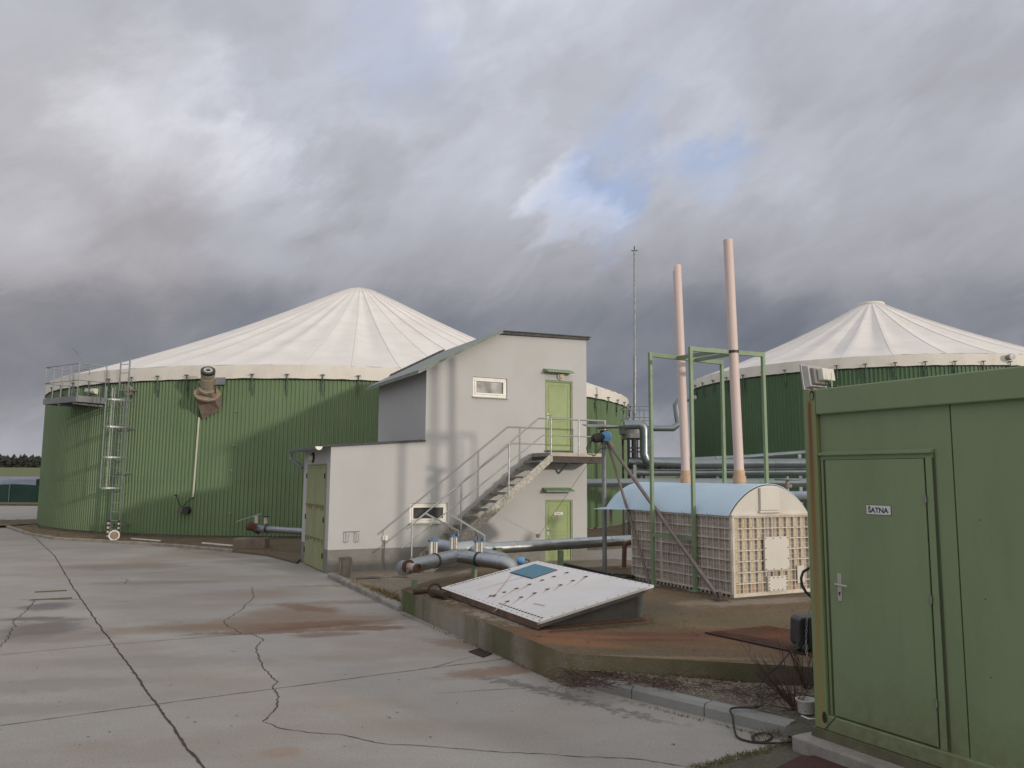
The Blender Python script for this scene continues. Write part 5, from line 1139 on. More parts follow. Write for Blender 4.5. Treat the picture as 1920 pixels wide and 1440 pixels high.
# valve wheel and elbow behind the housing
p = DY(1476, 899, 16.2)
root = thing('valve_stand', 'grey spoked handwheel on a stem behind the arched end of the housing', 'valve wheel', up_(p, PADZ))
mb = MB(); mb.tube([p+Vector((.23*math.cos(i*PI/10), .23*math.sin(i*PI/10), 0)) for i in range(20)], .02, 8, closed=True); wh = mb.build('wheel_rim', m_galvd, root)
for i in range(4): mb = MB(); mb.tube([p, p+Vector((.23*math.cos(i*PI/2+.3), .23*math.sin(i*PI/2+.3), 0))], .013, 6); mb.build('spoke', m_galvd, root)
mb = MB(); mb.tube([up_(p, PADZ), p+Vector((0, 0, .06))], .035, 10); mb.build('stem', m_galvd, root)
mb = MB(); mb.lathe(up_(p, p.z-.16), (0, 0, 1), [(0, .03), (0, .09), (.06, .09), (.07, .03)], 12); mb.build('gear_box', m_rusty_paint, root)
mb = MB(); mb.tube([DY(1466, 935, 15.6), DY(1487, 931, 15.4), DY(1535, 932, 15.0)], .105, 20); root = mb.build('elbow_pipe', m_zinc, label='short thick zinc pipe between the arched end and the container', cat='pipe', origin=DY(1500, 931, 15.2))
collar(root, DY(1492, 931.3, 15.37), Vector((1, -.1, 0)), .105)
# low wall behind the pipes (between the tanks)
mb = MB(); rh = random.Random(9)
for i in range(1700):
    x = rh.uniform(6.5, 15.5); y = rh.uniform(44, 46.0); z = rh.uniform(.1, 1.9+.35*math.sin(x*2.1)+.2*math.sin(x*5.3)); r = rh.uniform(.10, .26); a = rh.uniform(0, 6); c_ = Vector((x, y, z))
    mb.add([c_+Vector((math.cos(a+q)*r, math.sin(a+q)*r*.6, rh.uniform(-r, r))) for q in (0, 2.1, 4.2)], [(0, 1, 2)], 0)
mb.build('hedge', mat('bare_hedge', (.045, .042, .03), (.03, .028, .022), .95, ns=3), kind='stuff', label='dark leafless hedge seen under the pipes between the two tanks', cat='hedge')

# ---- silage heap and netting fence at far left
m_sheet = mat('silage_film', (.16, .19, .24), (.10, .12, .16), .35, ns=1.4, fine=.3, fs=14, bump=1.0, bs=6)
mb = MB(); n = 60; m_ = 14; vs = []; rg = random.Random(5)
for i in range(n+1):
    for j in range(m_+1):
        x = -60+i*(42/n); a = j/m_; vs.append(Vector((x, 66+a*12, max(0, 2.0*math.sin(PI*min(1, a*1.9))**.6 if a*1.9 < .52 else 2.0-.3*a)+rg.uniform(-.07, .07))))
mb.add(vs, [(i*(m_+1)+j, (i+1)*(m_+1)+j, (i+1)*(m_+1)+j+1, i*(m_+1)+j+1) for i in range(n) for j in range(m_)], 0, False)
mb.build('silage_heap', m_sheet, label='long low heap covered with shiny blue grey film beyond the netting fence', cat='silage heap')
root = thing('netting_fence', 'dark teal netting fence along the far edge of the yard at the left', 'fence', (-35, 60.5, 0))
mb = MB(); nx = 80; vs = []
for i in range(nx+1):
    x = -62+i*(46/nx)*.75; sag = .05*math.sin(x*1.3)
    vs += [Vector((x, 60.5+.06*math.sin(x*3), .05)), Vector((x, 60.5+.04*math.sin(x*2+1), .7)), Vector((x, 60.5, 1.35+sag))]
mb.add(vs, [(i*3+j, i*3+3+j, i*3+4+j, i*3+1+j) for i in range(nx) for j in range(2)], 0, True)
mb.build('netting', mat('teal_netting', (.025, .075, .065), (.018, .05, .045), .85, ns=.6, fine=.25, fs=12, dirt=(.05, .06, .04), dirt_amt=.6, dirt_scale=(.5, .5, .5)), root)
for i in range(12): x = -61+i*2.9; mb = MB(); mb.tube([(x, 60.4, 0), (x, 60.4, 1.45)], .04, 6); mb.build('fence_post', m_galvd, root)
root2 = None
mb = MB(); p = G(72, 938); mb.box(WF, (p.x-.3, p.x+.3), (p.y, p.y+.3), (0, 1.75)); mb.build('dark_gatepost', m_black, label='dark square post at the right end of the netting fence, against the tank', cat='post')

# ================================================================== CONTAINER
m_cont = mat('olive_container_paint', (.200, .272, .148), (.185, .252, .138), .45, ns=.8, fine=.06, fs=120, bump=.25, bs=1.6, dirt=(.15, .18, .09), dirt_amt=.5, dirt_scale=(2.2, 2.2, .45))
cb = G(1528, 1362, .20); ce = G(1762, 1440, .20); C = Fr(cb, (ce-cb).xy)      # u towards the viewer, v to the ... inside
if C.v.x < 0: C = C
inn = 1 if C.v.x > 0 else -1       # direction of the inside of the container along v
def co_(a, b, z): return C(a, b*inn, z)
class CF:   # container frame: along, inwards, up
    u = C.u; v = C.v*inn
    def __call__(s, a, b, z): return C(a, b*inn, z)
CC = CF()
z0c = .20; z1c = C.on(1560, 726)[1]; print('container h', z1c-z0c)
c_on = lambda px, py, t=0: C.on(px, py, t*inn)
pw = c_on(1537, 1000)[0]; bh = c_on(1700, 764)[1]; kbx = c_on(1700, 1388)[1]
CLn = 6.0; CWd = 2.4
t = NT(m_cont.node_tree); bs_ = [n_ for n_ in t.n if n_.type == 'BSDF_PRINCIPLED'][0]; base = bs_.inputs['Base Color'].links[0].from_socket
pos = t.node('ShaderNodeNewGeometry').outputs['Position']; zz_ = t.node('ShaderNodeSeparateXYZ', {0: pos}).outputs[2]
spl = t.math('MULTIPLY', t.mr(t.math('ADD', zz_, t.math('MULTIPLY', t.noise(pos, 3.0, 6, .7), .5)), .40, .95, .8, 0), t.mr(t.noise(pos, 14, 5, .7), .35, .6))
runs = t.math('MULTIPLY', t.mr(t.noise(t.mapping(pos, scale=(9, 9, .35)), 1.0, 4, .6), .58, .78), .38)
sc_ = t.mr(t.noise(pos, 5.0, 8, .8), .70, .78, 0, .5)
c_1 = t.mix(spl, base, (.155, .125, .07)); c_1 = t.mix(runs, c_1, (.20, .225, .14)); c_1 = t.mix(sc_, c_1, (.11, .12, .06))
t.l.new(c_1, bs_.inputs['Base Color'])
print('post w', pw, 'beam z', bh, 'bottom beam', kbx)
root = thing('site_container', 'olive green site container with a closed door and name sign at the right edge', 'container', C(CLn/2, CWd/2*inn, z0c)); cont = root
m_post = mat('rust_streaked_post', (.195, .245, .115), (.18, .225, .11), .5, ns=1, fine=.05, dirt=(.20, .20, .085), dirt_amt=.6, dirt_scale=(3, 3, .4))
for (sa_, sb_, ta_, tb_) in ((0, .12, CWd-.12, CWd), (CLn-.15, CLn, 0, .12), (CLn-.15, CLn, CWd-.12, CWd)): mb = MB(); mb.box(CC, (sa_, sb_), (ta_, tb_), (z0c, z1c-.002)); mb.build('corner_post', m_cont, root)
mb = MB(); mb.box(CC, (0, pw), (0, .12), (z0c, z1c-.002))
# long rust run below the lifting eye
t = NT(m_post.node_tree); bs_ = [n_ for n_ in t.n if n_.type == 'BSDF_PRINCIPLED'][0]; base = bs_.inputs['Base Color'].links[0].from_socket
pos = t.node('ShaderNodeNewGeometry').outputs['Position']; sx = c_on(1523, 900)[0]; pc = C(sx, 0, 0)
al = t.vm('DOT_PRODUCT', t.vm('SUBTRACT', pos, tuple(pc)), tuple(C.u), out=1)
zz_ = t.node('ShaderNodeSeparateXYZ', {0: pos}).outputs[2]
wob = t.math('MULTIPLY', t.math('SUBTRACT', t.noise(t.mapping(pos, scale=(1, 1, 1.2)), 2.0, 3), .5), .012)
al = t.math('ABSOLUTE', t.math('ADD', al, wob))
wdt = t.mr(zz_, .3, 2.7, .045, .030)
core = t.mr(t.math('DIVIDE', al, wdt), .15, 1.0, 1, 0, True)
zeye = c_on(1523, 752)[1]
core = t.math('MULTIPLY', core, t.mr(zz_, zeye-.02, zeye+.02, 1, 0)); core = t.math('MULTIPLY', core, t.mr(zz_, .3, 2.3, .45, 1.0))
ramp = t.mix(t.mr(zz_, .4, 2.6), (.30, .19, .045), (.17, .06, .025))
t.l.new(t.mix(core, base, ramp), bs_.inputs['Base Color'])
mb.build('corner_post', m_post, root, bevel=.008)
mb = MB(); mb.box(CC, (pw+.003, CLn-.153), (.0, .12), (bh, z1c)); mb.box(CC, (.12, CLn-.15), (CWd-.12, CWd), (bh, z1c)); mb.box(CC, (.0, .10), (.123, CWd-.123), (bh, z1c)); mb.build('top_beam', m_cont, root, bevel=.01)
mb = MB(); mb.box(CC, (pw+.003, CLn-.153), (.0, .12), (z0c, kbx)); mb.box(CC, (.12, CLn-.15), (CWd-.12, CWd), (z0c, kbx)); mb.box(CC, (.0, .10), (.123, CWd-.123), (z0c, kbx)); mb.build('bottom_beam', m_cont, root, bevel=.008)
sm = c_on(1776, 800)[0]
mb = MB(); mb.box(CC, (pw+.006, sm-.006), (.045, .09), (kbx-.01, bh+.01)); mb.box(CC, (sm+.004, sm+1.15), (.045, .09), (kbx-.01, bh+.01)); mb.box(CC, (sm+1.158, CLn-.16), (.045, .09), (kbx-.01, bh+.01)); mb.box(CC, (.03, .06), (.12, CWd-.12), (kbx, bh)); mb.box(CC, (.12, CLn-.15), (CWd-.06, CWd-.03), (kbx, bh)); mb.build('wall_panel', m_cont, root)
mb = MB(); mb.box(CC, (.05, CLn-.05), (.05, CWd-.05), (z1c-.05, z1c-.02)); mb.box(CC, (.05, CLn-.05), (.05, CWd-.05), (z0c+.02, z0c+.08)); mb.build('roof', m_cont, root)
mb = MB(); mb.box(CC, (pw+.01, CLn-.16), (.092, .10), (kbx-.02, bh+.02)); mb.build('panel_core', m_black, root)
# door
dl = c_on(1549, 1000)[0]; dr_ = c_on(1745, 1000)[0]; dt = c_on(1650, 861)[1]; db = kbx-.0
dr2 = c_on(1735, 1000)[0]
print('door', dl, dr_, dt, db)
mb = MB()
mb.box(CC, (pw+.012, pw+.035), (.028, .05), (kbx, dt+.02)); mb.box(CC, (dr2+.012, dr_+.02), (.022, .047), (kbx, dt+.02)); mb.build('door_frame', m_cont, root, bevel=.003)
mb = MB(); mb.box(CC, (dl, dr2), (.018, .043), (kbx+.012, dt)); d = mb.build('door', m_cont, root, bevel=.004)
mb = MB(); mb.box(CC, (dl-.016, dl-.002), (.036, .046), (kbx+.01, dt)); mb.box(CC, (dr2+.002, dr2+.010), (.030, .046), (kbx+.01, dt)); mb.build('door_seal', m_black, d)
dz1 = c_on(1650, 850)[1]
mb = MB(); mb.prism([CC(pw+.005, .045, dz1+.028), CC(pw+.005, .005, dz1+.012), CC(pw+.005, .005, dz1-.004), CC(pw+.005, .045, dz1)], CC.u*(dr_+.03-pw)); mb.build('drip_strip', m_cont, root)
mb = MB(); mb.box(CC, (pw+.005, dr_+.03), (.030, .0445), (dt+.004, dz1-.002)); mb.build('lintel_gap', m_cont, root)
mb = MB(); mb.tube([CC(dr_+.028, .038, kbx+.01), CC(dr_+.028, .038, dz1+.02)], .008, 6); mb.build('frame_edge', mat('dark_edge', (.06, .065, .04), rough=.6), root)
for (px, py) in ((1742, 936), (1753, 1126), (1764, 1322)):
    s_, z_ = c_on(px, py, .0); mb = MB(); mb.tube([CC(dr2+.006, .012, z_-.028), CC(dr2+.006, .012, z_+.028)], .0085, 10); mb.build('hinge', m_galvd, d)
hs_, hz0 = c_on(1573, 1127); hz1 = c_on(1573, 1076)[1]
mb = MB(); mb.box(CC, (hs_-.018, hs_+.018), (.012, .0175), (hz0, hz1))
zh = c_on(1573, 1095)[1]; mb.tube([CC(hs_, .012, zh), CC(hs_, -.035, zh), CC(hs_+.012, -.045, zh), CC(hs_+.115, -.045, zh-.004)], .009, 10)
mb.build('handle', mat('aluminium_handle', (.55, .53, .48), rough=.4, metal=.5), d, bevel=.002)
zk = c_on(1574, 1112)[1]; mb = MB(); mb.lathe(CC(hs_, .0125, zk), -CC.v, [(0, .008), (.004, .008), (.004, .001)], 10); mb.box(CC, (hs_-.004, hs_+.004), (.0085, .0118), (zk-.02, zk)); mb.build('keyhole', m_black, d)
sa, za = c_on(1622, 947); sb, zb2 = c_on(1668, 966)
mb = MB(); zc_ = (za+zb2)/2; hh_ = abs(za-zb2)/2; mb.box(CC, (sa, sb), (.0145, .0178), (zc_-hh_, zc_+hh_), 0)
mb.box(CC, (sa-.003, sb+.003), (.0155, .0179), (zc_-hh_-.003, zc_+hh_+.003), 1)
mb.text('\u0160ATNA', CC((sa+sb)/2-.004, .0142, zc_-.004), CC.u, (0, 0, 1), hh_*1.58, 1)
mb.build('name_sign', [mat('sign_white', (.62, .64, .63), (.60, .62, .61), .4, ns=5, fine=.03), mat('sign_black', (.03, .03, .035), rough=.5)], d)
# lifting eye, lower pocket
s_, z_ = c_on(1522.5, 741.5)
def ell(mb, s_, z_, rs, rz, d0, m=0, n=20): mb.add([CC(s_+rs*math.cos(2*PI*i/n), d0, z_+rz*math.sin(2*PI*i/n)) for i in range(n)], [tuple(range(n))], m)
mb = MB(); ell(mb, s_, z_, .022, .042, -.0008); mb.build('lifting_eye', m_black, root)
mb = MB(); ell(mb, s_-.003, z_-.006, .012, .030, -.0018); mb.build('eye_inner', m_cont, root)
s_, z_ = c_on(1546, 1345); mb = MB(); ell(mb, s_, z_, .022, .045, -.0008); mb.build('lower_pocket', m_black, root)
a = c_on(1567, 1345); b = c_on(1546, 1368)
mb = MB(); mb.beam(CC(a[0], -.001, a[1]), CC(b[0], -.001, b[1]), .006, .004); mb.build('corner_seam', m_black, root)
for (px, py) in ((1838, 975), (1848, 1123), (1858, 1270)):
    s_, z_ = c_on(px, py, .045); mb = MB(); mb.lathe(CC(s_, .0445, z_), -CC.v, [(0, .004), (.003, .004), (.003, .001)], 8); mb.build('rivet', m_rust, root)
# foundation strip
mb = MB(); fa = G(1496, 1388, .13); fpts = [CC(-.10, -.16, .0), CC(7, -.16, 0), CC(7, 2.6, 0), CC(-.10, 2.6, 0)]
mb.prism(fpts, (0, 0, .13)); mb.build('concrete_footing', m_kerb, label='rough concrete footing strip running along under the olive green container', cat='footing', bevel=.015)
mb = MB(); mb.box(CC, (-.02, 6.3), (-.02, 2.5), (.131, .198)); mb.build('container_bearer', mat('mossy_bearer', (.14, .14, .08), (.09, .085, .05), .9, ns=5), label='thin mossy bearer between the footing and the olive green container', cat='bearer')
# floodlight on top
root = thing('floodlight', 'grey floodlight seen from behind on the corner of the container roof', 'floodlight', CC(.08, .12, z1c))
fo_ = CC(.04, .14, z1c+.12); vx = (ray(1521, 700)-ray(1500, 700)).normalized()
ax = Vector((-.50, .80, -.12)).normalized(); sx_ = ax.cross(Vector((0, 0, 1))).normalized(); uy = sx_.cross(ax)
def fb(mb, x0, x1, y0, y1, d0, d1, sh=1.0, m=0):
    vs = [fo_+sx_*x*(sh if d == d0 else 1)+uy*y*(sh if d == d0 else 1)+ax*d for d in (d0, d1) for y in (y0, y1) for x in (x0, x1)]
    mb.add(vs, [(0, 2, 3, 1), (4, 5, 7, 6), (0, 1, 5, 4), (2, 6, 7, 3), (0, 4, 6, 2), (1, 3, 7, 5)], m)
m_fl = mat('grey_cast_housing', (.40, .39, .40), (.34, .33, .34), .5, .3, ns=6)
mb = MB(); fb(mb, -.125, .125, -.10, .10, .0, .045, .86); fb(mb, -.135, .135, -.11, .11, .045, .062); mb.build('housing', m_fl, root, bevel=.004)
mb = MB(); fb(mb, -.09, .095, -.075, .07, -.03, .0, .9); mb.build('heat_sink', mat('darker_cast', (.22, .21, .21), rough=.6), root, bevel=.004)
mb = MB(); fb(mb, -.04, .115, -.045, .055, -.085, -.03); mb.build('gear_box', m_cover, root, bevel=.006)
mb = MB(); mb.beam(fo_+sx_*-.10+uy*-.11, fo_+sx_*.12+uy*-.115, .03, .01); mb.beam(fo_+uy*-.115, CC(.06, .14, z1c), .03, .012); mb.build('bracket', m_galvd, root)
mb = MB(); mb.tube([fo_+sx_*.05-ax*.05-uy*.045, fo_+sx_*.09-ax*.05-uy*.09, CC(.30, .15, z1c+.008), CC(.55, .18, z1c+.006)], .006, 6); mb.build('cable', m_black, root)
p = c_on(1560, 724, .15); mb = MB(); mb.tube([CC(p[0], .15, z1c-.01), CC(p[0], .15, z1c+.14)], .004, 6); mb.build('thin_rod', m_cover, label='thin white rod standing on the container roof beside the floodlight', cat='rod')
# camera cowl on the far tank rim
p = oncyl(1887, 671, T2, T2R); o = (p-T2); o.z = 0; o.normalize(); mb = MB(); mb.lathe(p+o*.05, o, [(0, .001), (0, .10), (.25, .12), (.26, .001)], 12); mb.build('rim_vent', m_galvd, label='small grey vent on the rim of the dark green tank above the container', cat='vent')
# ---- clutter at the container corner
q0 = G(1499, 1226, PADZ); root = thing('black_box', 'dark ribbed plastic box with a chain over it, against the container corner', 'box', q0)
bf = Fr(q0, (1, .10)); mb = MB(); w_ = .34; mb.prism([bf(.04, 0, PADZ+.05), bf(0, 0, PADZ+.10), bf(.01, 0, PADZ+.34), bf(.05, 0, PADZ+.37), bf(w_, 0, PADZ+.37), bf(w_, 0, PADZ+.05)], bf.v*.22)
mb.build('body', mat('dark_grey_plastic', (.05, .05, .058), (.035, .035, .04), .55, ns=8), root, bevel=.012)
for i in range(5): mb = MB(); x = .045+i*.016; mb.tube([bf(x, -.006, PADZ+.10), bf(x, -.006, PADZ+.34)], .004, 6); mb.build('rib', m_black, root)
mb = MB(); mb.lathe(bf(-.02, .05, PADZ+.06), bf.u, [(0, .001), (0, .035), (.06, .04), (.07, .001)], 10); mb.lathe(bf(.06, .0, PADZ+.06), -bf.v, [(0, .03), (.03, .03), (.03, .001)], 10); mb.build('fitting', mat('dark_green_fitting', (.05, .09, .05)), root)
# chain
def chain(pts, step, name, label):
    mb = MB(); P = [Vector(p) for p in pts]; i = 0
    for a, b in zip(P, P[1:]):
        n = max(1, int((b-a).length/step)); d_ = (b-a).normalized(); side = d_.cross(Vector((0, 1, 0))).normalized(); oth = d_.cross(side)
        for k_ in range(n):
            c_ = a.lerp(b, (k_+.5)/n); e1 = side if i % 2 else oth; i += 1
            mb.tube([c_+d_*math.cos(q*PI/4)*step*.62+e1*math.sin(q*PI/4)*step*.3 for q in range(8)], step*.085, 5, closed=True)
    return mb.build(name, m_galvd, label=label, cat='chain')
yk = q0.y-.03
chain([DY(1521, 1134, yk), DY(1513, 1160, yk), DY(1511, 1200, yk), DY(1513, 1232, yk-.1)], .034, 'hanging_chain', 'thin steel chain hanging down over the black box beside the container')
mb = MB(); yl = 7.4; mb.tube([DY(px, py, yl) for px, py in ((1535, 1062), (1519, 1064), (1506, 1072), (1502, 1084), (1504, 1098), (1511, 1110), (1524, 1122), (1540, 1134))], .0125, 8)
mb.build('hose_loop', mat('dark_teal_hose', (.03, .06, .06), (.02, .045, .045), .5, ns=5), label='dark hose curving out in a loop from behind the container corner', cat='hose')
def cable(px, z, r, name, label, cat='cable', m=m_black):
    P = [G(x, y, zz) for (x, y), zz in zip(px, z)]; Q = []
    for i in range(len(P)-1):
        p0_, p1_, p2_, p3_ = P[max(0, i-1)], P[i], P[i+1], P[min(len(P)-1, i+2)]
        for k_ in range(5): u_ = k_/5; Q.append(.5*((2*p1_)+(p2_-p0_)*u_+(2*p0_-5*p1_+4*p2_-p3_)*u_*u_+(-p0_+3*p1_-3*p2_+p3_)*u_**3))
    mb = MB(); mb.tube(Q+[P[-1]], r, 6); return mb.build(name, m, label=label, cat=cat)
cable([(1497, 1215), (1480, 1225), (1460, 1248), (1440, 1264), (1427, 1280), (1424, 1296), (1428, 1314), (1420, 1326), (1372, 1328), (1374, 1345), (1378, 1372), (1386, 1384), (1410, 1391), (1432, 1391), (1448, 1382), (1440, 1375), (1420, 1376), (1411, 1384), (1424, 1392), (1470, 1393), (1500, 1390)],
      [.45, .42, .36, .28, .21, .19, .16, .15, .135, .10, .03, .014, .012, .012, .014, .016, .014, .012, .012, .012, .012], .009, 'black_cable', 'black cable running over the kerb and coiled on the slab near the container')
cable([(1545, 1345), (1520, 1348), (1503, 1342)], [.16, .17, .15], .006, 'white_cable', 'short white cable at the foot of the container corner', m=m_white)
# bucket
p = G(1512, 1336, .12); root = thing('white_bucket', 'white plastic bucket on the gravel against the container corner', 'bucket', p)
mb = MB(); mb.lathe(p, (0, 0, 1), [(0, .001), (0, .07), (.10, .085), (.105, .09), (.115, .09), (.115, .08), (.02, .065), (.015, .001)], 24); mb.build('pail', m_cover, root)
mb = MB(); mb.lathe(p+Vector((.10, -.12, .02)), (.2, -.5, .4), [(0, .04), (.05, .07), (.055, .001)], 12); mb.build('dark_lid', m_black, root)
# drain, manhole, boards on the slab
root = thing('drain_grate', 'small dark drain grate in the slab beside the pad wall', 'drain grate', G(905, 1226, 0))
q = [G(878, 1222, .004), G(906, 1233, .004), G(924, 1226, .004), G(898, 1216, .004)]; mb = MB(); mb.prism(q, (0, 0, .006)); mb.build('grate', mat('dark_rust_plate', (.055, .035, .03), (.04, .03, .028), .8, ns=10), root)
for i in range(6): mb = MB(); u_ = (i+.5)/6; mb.beam(q[0].lerp(q[1], u_)+Vector((0, 0, .009)), q[3].lerp(q[2], u_)+Vector((0, 0, .009)), .012, .006); mb.build('bar', m_dark, root)
for (x0, y0, x1, y1, nm) in ((66, 1110, 125, 1107, 'short mossy board lying on the slab left of the long tar joint'), (56, 1125, 135, 1121, 'thin dark strip of wood at the far edge of the round damp patch')):
    mb = MB(); mb.beam(G(x0, y0, .01), G(x1, y1, .01), .05 if y0 < 1115 else .03, .02)
    mb.build('old_board', mat('mossy_wood', (.13, .12, .07), (.07, .06, .045), .95, ns=9), label=nm, cat='board')
# rust red mat bottom right
mb = MB(); q = [G(1450, 1445, .03), G(1500, 1420, .03), G(1560, 1419, .03), G(1640, 1452, .03), G(1600, 1480, .03)]; mb.prism(q, (0, 0, .012)); mb.build('rusty_doormat', mat('dark_red_mat', (.075, .028, .022), (.05, .02, .018), .95, ns=12, bump=.6), label='dark rust red mat on the mud below the container footing', cat='mat')

# ================================================================== GRASS, TWIGS, STONES
rg = random.Random(21)
m_dry = mat('dry_grass', (.26, .19, .10), (.17, .12, .065), .95, ns=3)
m_drygreen = mat('dull_grass', (.13, .13, .055), (.09, .095, .045), .95, ns=3)
def blades(mb, p, h, n, spread, lean=.6, w=.006, m=0):
    for _ in range(n):
        a = rg.uniform(0, 6.28); r = spread*rg.random()**.7; b = p+Vector((math.cos(a)*r, math.sin(a)*r, 0)); l = rg.uniform(.4, 1)*h; d_ = Vector((rg.uniform(-lean, lean), rg.uniform(-lean, lean), 1)).normalized(); s_ = Vector((math.cos(a), math.sin(a), 0))*w
        mid = b+d_*l*.6; tip = b+d_*l+Vector((d_.x, d_.y, -.3))*l*.35; mb.add([b-s_, b+s_, mid+s_*.6, mid-s_*.6, tip], [(0, 1, 2, 3), (3, 2, 4)], m)
mb = MB()
for i in range(1500):       # dry grass on the verge round the tank
    u_ = rg.random()**.8*(len(kw)-2.0); k_ = int(u_); p = kw[k_].lerp(kw[k_+1], u_-k_); q_ = (p-TC); q_.z = 0; l = q_.length; q_.normalize(); rr = rg.uniform(TR+.1, l-.05)
    if rr < TR: continue
    dens = 1 if k_ < 4 else .35
    if rg.random() > dens: continue
    blades(mb, TC+q_*rr+Vector((0, 0, .06)), rg.uniform(.05, .16), 5, .12, 1.3, .008, 0 if rg.random() < .8 else 1)
mb.build('verge_grass', [m_dry, m_drygreen], kind='stuff', label='flattened dry brown grass along the foot of the largest tank', cat='grass')
mb = MB()
for i in range(420):        # tufts between kerb and pad
    a = G(655, 1096, .03).lerp(G(742, 1133, .03), rg.random()); b = Vector((-1.9, 14.0, .03)); p = a.lerp(b, rg.random()**1.5*.6)
    blades(mb, p+Vector((0, 0, .02)), rg.uniform(.06, .2), 5, .1, .5, .006, 0 if rg.random() < .85 else 1)
mb.build('kerb_grass', [m_dry, m_drygreen], kind='stuff', label='dry grass between the old kerb and the end of the concrete pad', cat='grass')
mb = MB()
for i in range(420):        # line of weeds at the slab edge, bottom right
    u_ = rg.random(); pts_ = [(1295, 1438), (1345, 1428), (1372, 1418), (1420, 1410), (1452, 1398), (1500, 1386)]; k_ = int(u_*5); x = u_*5-k_; a = pts_[k_]; b = pts_[k_+1]
    p = G(a[0]+(b[0]-a[0])*x, a[1]+(b[1]-a[1])*x+rg.uniform(-2, 9), .005); blades(mb, p, rg.uniform(.01, .05), 4, .03, 1.0, .003, 1 if rg.random() < .75 else 0)
for i in range(60):
    p = G(rg.uniform(1408, 1505), rg.uniform(1372, 1388), .005); blades(mb, p, rg.uniform(.04, .13), 3, .03, .8, .003, 0 if rg.random() < .6 else 1)
for i in range(260):        # moss and weeds along the foot of the pad wall and kerb
    u_ = rg.random(); a, b = ((750, 1146), (1058, 1279)) if rg.random() < .6 else ((1062, 1284), (1480, 1388)); p = G(a[0]+(b[0]-a[0])*u_-3, a[1]+(b[1]-a[1])*u_+3, .004)
    blades(mb, p, rg.uniform(.01, .04), 3, .04, 1.2, .004, 1)
mb.build('slab_weeds', [m_dry, m_drygreen], kind='stuff', label='thin line of weeds and moss along the slab edge', cat='weeds')
mb = MB()
for i in range(2600):       # gravel stones
    u_ = rg.random(); w_ = rg.random(); A = a0.lerp(b0, u_); Bq = e0.lerp(e1, u_); p = A.lerp(Bq, w_); c_ = Vector((p.x, p.y, .085+.09*w_+.004)); r = rg.uniform(.005, .014)
    d_ = [Vector((rg.uniform(-1, 1), rg.uniform(-1, 1), rg.uniform(-.3, 1))).normalized()*r*rg.uniform(.7, 1.2) for _ in range(4)]
    tri = [c_+Vector((math.cos(q*1.57+u_*9)*r, math.sin(q*1.57+u_*9)*r*.8, rg.uniform(-.2, .2)*r)) for q in range(4)]+[c_+Vector((0, 0, r*.8))]
    mb.add(tri, [(0, 1, 4), (1, 2, 4), (2, 3, 4), (3, 0, 4)], 0 if rg.random() < .7 else 1)
mb.build('gravel_stones', [mat('pale_stone', (.33, .29, .25), (.26, .22, .18), .95, ns=20), mat('grey_stone', (.20, .18, .165), rough=.95)], kind='stuff', label='small loose stones scattered on the gravel bed', cat='gravel')
mb = MB()
for i in range(520):
    if i < 260: p = p1.lerp(p2, rg.random()).lerp(Vector((5.5, 12+rg.uniform(-4, 1), PADZ)), rg.random()**1.3*.9)+Vector((0, 0, .006))
    elif i < 380: p = Vector((rg.uniform(-2.8, .5), rg.uniform(14.0, 17.4), .045))
    else: p = a0.lerp(b0, rg.random()).lerp(e0.lerp(e1, rg.random()), rg.random()); p = Vector((p.x, p.y, .16))
    if i < 260 and not (p.y > 8.7): continue
    r = rg.uniform(.008, .024); a = rg.uniform(0, 6.28)
    mb.add([p+Vector((math.cos(a+q)*r*rg.uniform(.5, 1.2), math.sin(a+q)*r, rg.uniform(0, .012))) for q in (0, 1.3, 2.6, 4.2)], [(0, 1, 2, 3)], i % 2)
mb.build('leaf_litter', [mat('dead_leaf', (.15, .095, .05), (.08, .055, .035), .95, ns=30), mat('dark_leaf', (.05, .04, .03), rough=.95)], kind='stuff', label='scattered dead leaves and crumbs on the pad and the ground beside it', cat='leaf litter')
m_twig = mat('brown_twig', (.10, .055, .045), (.07, .045, .04), .9, ns=9)
mb = MB()
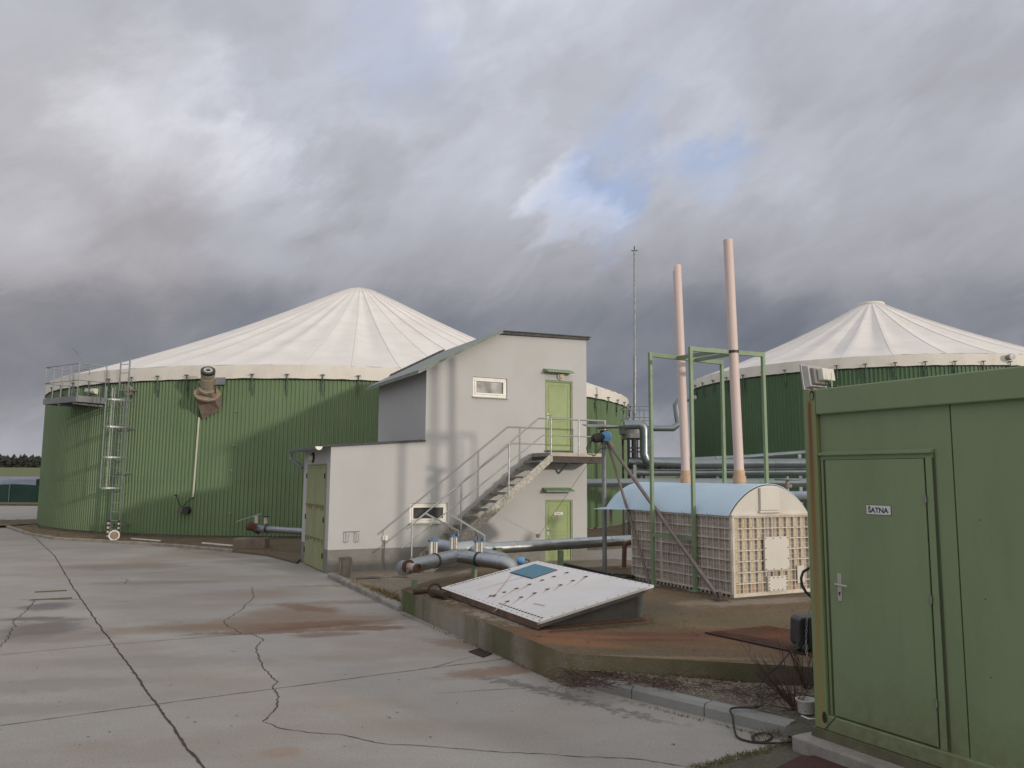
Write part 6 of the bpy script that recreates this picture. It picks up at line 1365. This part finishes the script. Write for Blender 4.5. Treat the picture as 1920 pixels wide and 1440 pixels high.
for i in range(420):        # dead stalks lying on the bed near the pad
    px = 1075+425*rg.random()**(1.0 if i < 230 else 2.6); py = rg.uniform(1262, 1290)+(px-1075)*.05 if rg.random() < .72 else rg.uniform(1300, 1335)+(px-1400)*.1
    if py > 1290 and px < 1380: continue
    p = G(px, py, .14); a = rg.uniform(0, 6.28); l = rg.uniform(.08, .35); mb.tube([p, p+Vector((math.cos(a)*l*.5, math.sin(a)*l*.4, rg.uniform(.01, .06))), p+Vector((math.cos(a+.3)*l, math.sin(a+.3)*l*.8, rg.uniform(-.01, .05)))], .0028, 4, caps=False)
mb.build('dead_stalks', m_twig, kind='stuff', label='tangle of dead reddish stalks on the gravel bed along the pad', cat='dead stalks')
def shrub(p, n, h, sp, label, tips=()):
    root = thing('bare_shrub', label, 'shrub', p)
    for (tx, ty) in tips:
        tip = DY(tx, ty, p.y+.25); mid = p.lerp(tip, .5)+Vector((-.02, 0, -.03)); mb = MB(); mb.tube([p, p.lerp(tip, .25)+Vector((-.02, 0, -.02)), mid, tip], [.005, .004, .0035, .0015], 5)
        for q in range(5): s_ = p.lerp(tip, .2+q*.16); mb.tube([s_, s_+Vector((rg.uniform(-.08, .03), 0, rg.uniform(.04, .11)))], [.0025, .001], 4, caps=False)
        mb.build('stem', m_twig, root)
    for i in range(n):
        a = rg.uniform(2.2, 4.4) if i % 2 else rg.uniform(0, 6.28); l = rg.uniform(.5, 1)*h; tip = p+Vector((math.cos(a)*sp*rg.uniform(.3, 1), math.sin(a)*sp*.6*rg.uniform(.3, 1), l)); mid = p.lerp(tip, .5)+Vector((rg.uniform(-.02, .02), 0, .02))
        mb = MB(); mb.tube([p+Vector((rg.uniform(-.02, .02), rg.uniform(-.02, .02), 0)), mid, tip], [.0045, .0035, .002], 5)
        for q in range(6):
            s_ = (p.lerp(mid, rg.random()) if q % 2 else mid.lerp(tip, rg.random()*.9)); aa = a+rg.uniform(-1, 1); mb.tube([s_, s_+Vector((math.cos(aa)*.06, math.sin(aa)*.04, .06+rg.random()*.05))], [.0025, .0012], 4, caps=False)
        mb.build('stem', m_twig, root)
shrub(G(1492, 1332, .13), 16, .50, .42, 'bare reddish twiggy shrub in front of the white bucket by the container', ((1388, 1203), (1457, 1196), (1386, 1292), (1432, 1246), (1408, 1318), (1470, 1240), (1500, 1250)))
shrub(G(1514, 1300, .13), 11, .52, .26, 'bare thin shrub between the white bucket and the pad, by the container')
for (a, b, c_) in (((1385, 1205), (1434, 1246), 'left'), ((1455, 1196), (1498, 1255), 'right')):
    pass
